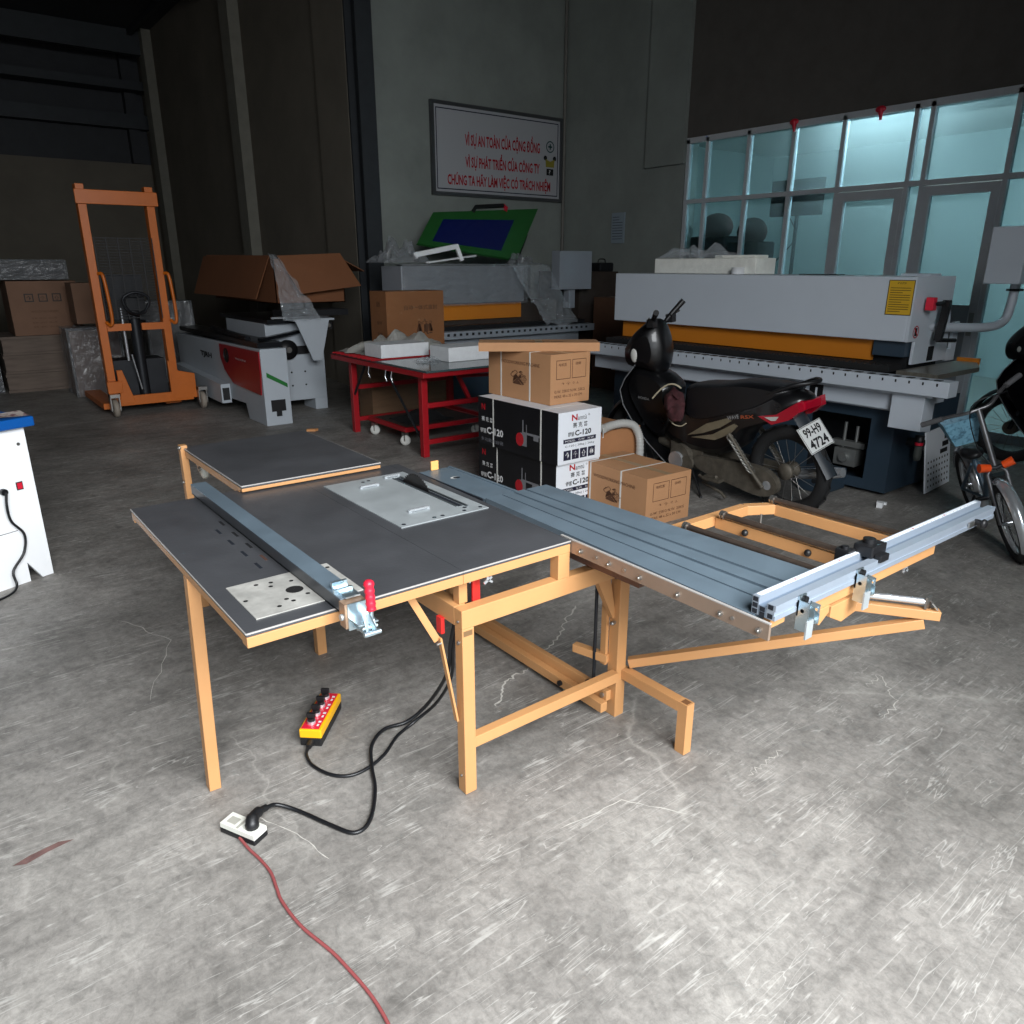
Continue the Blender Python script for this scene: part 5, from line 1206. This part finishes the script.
        part('number_plate', b, label='white number plate reading 99-H9 4724')
    # swing arm / chain case
    b = MB(DIRTY); b.prism(smoothpoly([(.65,.27),(.48,.29),(.26,.305),(.08,.29),(-.0,.22),(.02,.15),(.13,.115),(.35,.14),(.63,.19)],3), .045, Matrix(((0,0,-1,-.075),(1,0,0,0),(0,1,0,0),(0,0,0,1)))); b.box(.07,.10,0,.7,.24,.29); b.use(CHROME); b.lathe([(.0001,0),(.03,0)],16,Matrix.Translation((-.1215,.07,.2)) @ Matrix.Rotation(R(-90),4,'Y')); part('chain_case', b, label='dusty chain case')
    b = MB(DIRTY); b.tube([(-.13,.60,.15),(-.16,.52,.13),(-.20,.40,.20)], .011, 8); b.box(-.225,-.175,.36,.50,.17,.19); b.tube([(-.12,.58,.10),(-.15,.40,.08),(-.15,.36,.05)], .010, 8); part('foot_peg', b)
    for sx in (-1,1):
        b = MB(mat('spring_steel%d'%(sx+1),(150,148,142),.35,.7)); 
        pts = []
        for i in range(90):
            u = i/89; a = u*2*PI*9; pts.append((sx*.150+.028*math.cos(a), .34-.17*u+.028*math.sin(a)*.8, .47-.19*u+.028*math.sin(a)*.6))
        b.tube(pts, .0055, 6); b.use(DIRTY); b.tube([(sx*.150,.35,.49),(sx*.150,.16,.27),(sx*.150,.08,.19)], .013, 8); part('shock_absorber', b)
    # engine
    b = MB(DIRTY); b.box(-.09,.09,.62,.90,.17,.33); b.cyl((-.135,.78,.25),(-.08,.78,.25),.085,24); b.cyl((.08,.78,.25),(.13,.78,.25),.09,24); b.tube([(0,.88,.28),(0,1.05,.31)], .06, 12)
    b.use(CHROME); b.cyl((-.155,.80,.22),(-.135,.80,.22),.062,20); b.use(DIRTY); b.cyl((-.150,.70,.22),(-.13,.70,.22),.05,20); part('engine', b, label='dusty alloy engine')
    b = MB(BLACK); b.tube(catmull([(-.1,.70,.17),(-.14,.62,.10),(-.17,.56,.03),(-.20,.52,.03)],4), .009, 8); part('side_stand', b)
    b = MB(CHROME); b.tube(catmull([(.06,.95,.24),(.10,.8,.14),(.12,.4,.15),(.13,.05,.22),(.135,-.28,.30)],6), [.018]*6+[.022]*6+[.035]*12+[.03]*1, 12); part('exhaust', b)
    # leg shield
    b = MB(BLACKG)
    cl = [(1.28,.84,.12),(1.34,.74,.17),(1.36,.66,.20),(1.32,.56,.21),(1.22,.43,.20),(1.11,.31,.18),(.99,.18,.13)]
    for off in (0,.02):
        def ls(u,v, off=off):
            k = v*(len(cl)-1); i = min(int(k),len(cl)-2); f = k-i; y = cl[i][0]*(1-f)+cl[i+1][0]*f; z = cl[i][1]*(1-f)+cl[i+1][1]*f; w = cl[i][2]*(1-f)+cl[i+1][2]*f
            a = (u-.5)*2; return (a*w, y-.06*a*a-off, z-off*.3)
        b.grid(ls, 14, 14)
    b.use(mat('shield_trim%d'%int(full),(96,98,100),.4)); 
    for sx in (-1,1): b.tube([(sx*w, y-.065, z) for y,z,w in cl], .005, 6)
    part('leg_shield', b, label='black leg shield')
    if full:
        b = MB(PRINTW); b.use(mat('faded_badge',(130,130,130),.5)); b.text('HONDA', (-.128,1.18,.60), -Y, Z, .11, .02, .004, .02); part('badge', b)
    b = sideloft(smoothpoly([(1.28,.80),(1.34,.68),(1.26,.52),(1.08,.34),(.95,.34),(.86,.48),(.93,.62),(.93,.72),(1.08,.80)],3), .12, .8); part('inner_shield', b)
    b = MB(BLACKG); b.M = SM
    b.add(*_fender(), True); part('front_fender', b)
    b = MB(DKMETAL); b.M = SM
    for sx in (-1,1): b.tube([(sx*.065,1.12,.62),(sx*.065,1.235,.285)], .017, 10)
    part('fork', b)
    # handlebar cowl
    pr = smoothpoly([(1.36,.91),(1.33,.82),(1.19,.80),(1.07,.77),(1.02,.86),(1.02,.98),(1.07,1.12),(1.14,1.15),(1.25,1.08),(1.33,.99)],3)
    b = sideloft(pr, .125, .5); b.v = [SM @ p for p in b.v]
    cowl = part('headlamp_cowl', b, label='black headlamp cowl')
    b = MB(LENS); b.M = SM
    for sx in (-1,1): b.sph((sx*.118,1.235,.91),(.016,.030,.052) if full else (.010,.02,.03))
    b.sph((0,1.315,.92),(.07,.03,.07)); t.part('lens', b, cowl, label='clear indicator lens')
    b = MB(BLACK); b.M = SM
    b.tube([(-.09,1.10,1.12),(.09,1.10,1.12)], .013, 10); b.tube([(-.08,1.10,1.12),(-.15,1.06,1.17),(-.22,1.0,1.22)], [.014,.017,.020], 10); b.tube([(.08,1.10,1.12),(.14,1.07,1.18),(.19,1.02,1.25)], [.015,.019,.021], 10)
    for sx in (-1,1): b.tube([(sx*.12,1.10,1.12),(sx*.17,1.10,1.15),(sx*.21,1.06,1.18)], .006, 6); b.box(sx*.13-.03,sx*.13+.03,1.06,1.11,1.11,1.165)
    part('handlebar', b)
    return t
def _fender():
    vs = []; fs = []; nu, nv = 6, 14
    for j in range(nv+1):
        a = R(-10+150*j/nv)
        for i in range(nu+1):
            w = (i/nu-.5)*2; r = .325-.03*w*w; vs.append((w*.06, 1.24+r*math.cos(a), .285+r*math.sin(a)))
    for j in range(nv):
        for i in range(nu): fs.append((j*(nu+1)+i, j*(nu+1)+i+1, (j+1)*(nu+1)+i+1, (j+1)*(nu+1)+i))
    return vs, fs
mb1 = motorbike('black motorbike with a white number plate on its side stand', (3.12,.955,0), R(-2), R(-5), steer=14)
t = Thing('cloth_bundle', 'maroon cloth bundle in a cream rimmed helmet on motorbike hook', 'bag', (2.90,1.74,.52))
b = t.mb(CLOTH)
b.sph((2.915,1.75,.60),(.05,.085,.10), 22, 14); bb_ = b
b.v = [p + Vector((1,1,1))*.06*noise.noise(Vector(p)*19) for p in b.v]
t.part('cloth', b, subsurf=1)
b = t.mb(CREAM); b.tube([(2.86,1.90-.24*u,.58+.17*math.sin(PI*(.10+.55*u))) for u in [i/14 for i in range(15)]], .006, 8); b.tube(catmull([(2.89,1.76,.50),(2.89,1.72,.475),(2.89,1.66,.475),(2.89,1.62,.50)],4), .004, 6); t.part('rim', b, label='cream rim')
motorbike('dark motorbike parked behind the child bicycle, nearest the glass', (5.35,-.55,0), R(-18), R(-4), full=False, steer=20).o['group'] = 'dark motorbikes by the glass wall'
motorbike('dark motorbike parked at the right edge before the frosted glass', (5.95,-1.05,0), R(-12), R(-4), full=False, steer=10).o['group'] = 'dark motorbikes by the glass wall'

# ================================================================ CHILD BICYCLE
BIK = mat('bike_grey_steel',(120,120,122),.32,.75,var=.2,scale=14)
t = Thing('child_bicycle', 'small child bicycle with blue basket and orange grips', 'bicycle', (3.40,-.27,0), R(126), local=True, tilt=(0,R(21)))
# local: y forward, front wheel contact at origin
def bwheel(cy, nm):
    r = .218; M = Matrix.Translation((0,cy,r)) @ Matrix.Rotation(R(90),4,'Y')
    b = MB(RUBBER); b.lathe([(r-.025+.025*math.cos(a), .027*math.sin(a)) for a in [i*2*PI/10 for i in range(10)]], 36, M, closed=True)
    for k in range(40):
        a = 2*PI*k/40; b.box(-.014,.014,-.006,.006,-.002,.005, Matrix.Translation((0,cy+math.cos(a)*r,r+math.sin(a)*r)) @ Matrix.Rotation(a-PI/2,4,'X') @ Matrix.Rotation(R(28 if k%2 else -28),4,'Z'))
    o = t.part('tyre', b)
    b = MB(CHROME); b.lathe([(r-.05,-.012),(r-.036,-.014),(r-.036,.014),(r-.05,.012)], 36, M, closed=True)
    for k in range(20):
        a = 2*PI*k/20; b.tube([(.025*(1 if k%2 else -1),cy,r),(0,cy+(r-.045)*math.cos(a),r+(r-.045)*math.sin(a))], .0015, 5, False)
    b.cyl((-.04,cy,r),(.04,cy,r),.014,10); t.part('rim', b, o)
    b = MB(CHROME)
    b.grid(lambda u,v: ((u-.5)*.06, cy+(r+.028-.02*(2*u-1)**2)*math.cos(R(-25+190*v)) , r+(r+.028-.02*(2*u-1)**2)*math.sin(R(-25+190*v))), 6, 22)
    t.part('mudguard', b, label='chrome mudguard')
bwheel(0,'f'); bwheel(-.76,'r')
b = MB(BIK)
for sx in (-1,1): b.tube([(sx*.045,0,.218),(sx*.045,-.045,.49),(sx*.02,-.055,.52)], .011, 8)
b.tube([(0,-.055,.51),(0,-.125,.83)], .015, 10); t.part('fork', b)
b = MB(BIK); b.tube(catmull([(-.17,-.21,.90),(-.12,-.17,.88),(-.06,-.13,.84),(0,-.125,.83),(.06,-.13,.825),(.12,-.17,.82),(.17,-.21,.81)],5), .010, 8)
b.use(mat('grey_grip',(96,96,98),.6)); b.tube([(-.25,-.27,.915),(-.16,-.20,.897)], .015, 10); b.tube([(.16,-.20,.812),(.25,-.28,.79)], .015, 10)
b.use(CABLE); b.tube(catmull([(-.12,-.17,.87),(-.12,-.05,.90),(.05,-.02,.88),(.06,-.05,.65),(0,-.02,.51)],6), .003, 6); t.part('handlebar', b)
for sx in (-1,1):
    b = MB(ORPL); b.tube([(sx*.030,-.03,.530),(sx*.08,-.02,.545)], [.020,.024], 14); b.use(DKMETAL); b.cyl((sx*.0,-.03,.525),(sx*.030,-.03,.530),.010,8); t.part('orange_reflector', b, label='orange round reflector')
b = MB(mat('blue_frame_paint',(70,92,108),.4)); b.tube([(0,-.075,.58),(0,-.22,.46),(0,-.40,.26)], .018, 10); b.tube([(0,-.40,.25),(0,-.50,.46)], .015, 10)
for sx in (-1,1): b.tube([(sx*.02,-.40,.25),(sx*.05,-.76,.205)], .009, 8); b.tube([(sx*.02,-.49,.43),(sx*.05,-.76,.205)], .009, 8)
t.part('frame', b)
b = MB(BLACK); b.sph((0,-.52,.49),(.06,.10,.035)); t.part('saddle', b)
b = MB(DKMETAL); b.cyl((-.06,-.40,.24),(.06,-.40,.24),.014,10); b.beam((.06,-.40,.24),(.06,-.32,.15),.01,.016); b.beam((-.06,-.40,.24),(-.06,-.47,.32),.01,.016); b.use(BLACK); b.box(.065,.14,-.36,-.29,.135,.160); b.box(-.14,-.065,-.51,-.44,.31,.335); t.part('pedals', b, label='black pedals')
b = MB(BLACK); b.tube([(.03,-.55,.22),(.16,-.50,.01)], .008, 8); t.part('kick_stand', b)
b = MB(SKYB)
b.loft([[( .02,-.32,.64),(.13,-.32,.64),(.13,-.20,.64),(.02,-.20,.64)],[(-.01,-.35,.78),(.17,-.35,.78),(.17,-.17,.78),(-.01,-.17,.78)]], smooth=False, cap=False)
b.loft([[( .022,-.318,.642),(.128,-.318,.642),(.128,-.202,.642),(.022,-.202,.642)],[(-.008,-.348,.78),(.168,-.348,.78),(.168,-.172,.78),(-.008,-.172,.78)]], smooth=False, cap=False)
b.add([(.02,-.32,.641),(.13,-.32,.641),(.13,-.20,.641),(.02,-.20,.641)],[(0,1,2,3)])
t.part('basket', b, label='pale blue plastic basket')

# ================================================================ LIGHT, CAMERA
def area(name, loc, rot, sx, sy, power, col):
    l = bpy.data.lights.new(name, 'AREA'); l.shape = 'RECTANGLE'; l.size = sx; l.size_y = sy; l.energy = power; l.color = col
    o = bpy.data.objects.new(name, l); COL.objects.link(o); o.location = loc; o.rotation_euler = rot; return o
area('sky_daylight', (-.6,-4.5,4.2), (R(54),0,R(-8)), 5.0, 4.0, 1330, (.95,.98,1.0))
area('office_fill_added', (9.0,2.9,2.4), (0,R(-90),0), 1.6, 3.6, 11, (.86,.96,1.0))  # added lamp without a fixture, brightens the office wall behind the screen
w = bpy.data.worlds.new('World'); SC.world = w; w.use_nodes = True
w.node_tree.nodes['Background'].inputs[0].default_value = (.62,.74,.9,1); w.node_tree.nodes['Background'].inputs[1].default_value = .9

cam = bpy.data.cameras.new('Camera'); co = bpy.data.objects.new('Camera', cam); COL.objects.link(co)
cam.sensor_width = 36; cam.lens = 745/1024*36; cam.clip_start = .05
co.location = (-1.0185,-1.542,1.5)
pitch = math.atan((512-265)/745)
co.rotation_euler = (PI/2-pitch, 0, -R(37.7))
SC.camera = co
SC.view_settings.view_transform = 'Standard'; SC.view_settings.look = 'None'; SC.view_settings.gamma = 1
SC.view_settings.exposure = -0.08
SC.view_settings.use_curve_mapping = False
SC.cycles.use_denoising = True
SC.cycles.max_bounces = 6; SC.cycles.transparent_max_bounces = 12
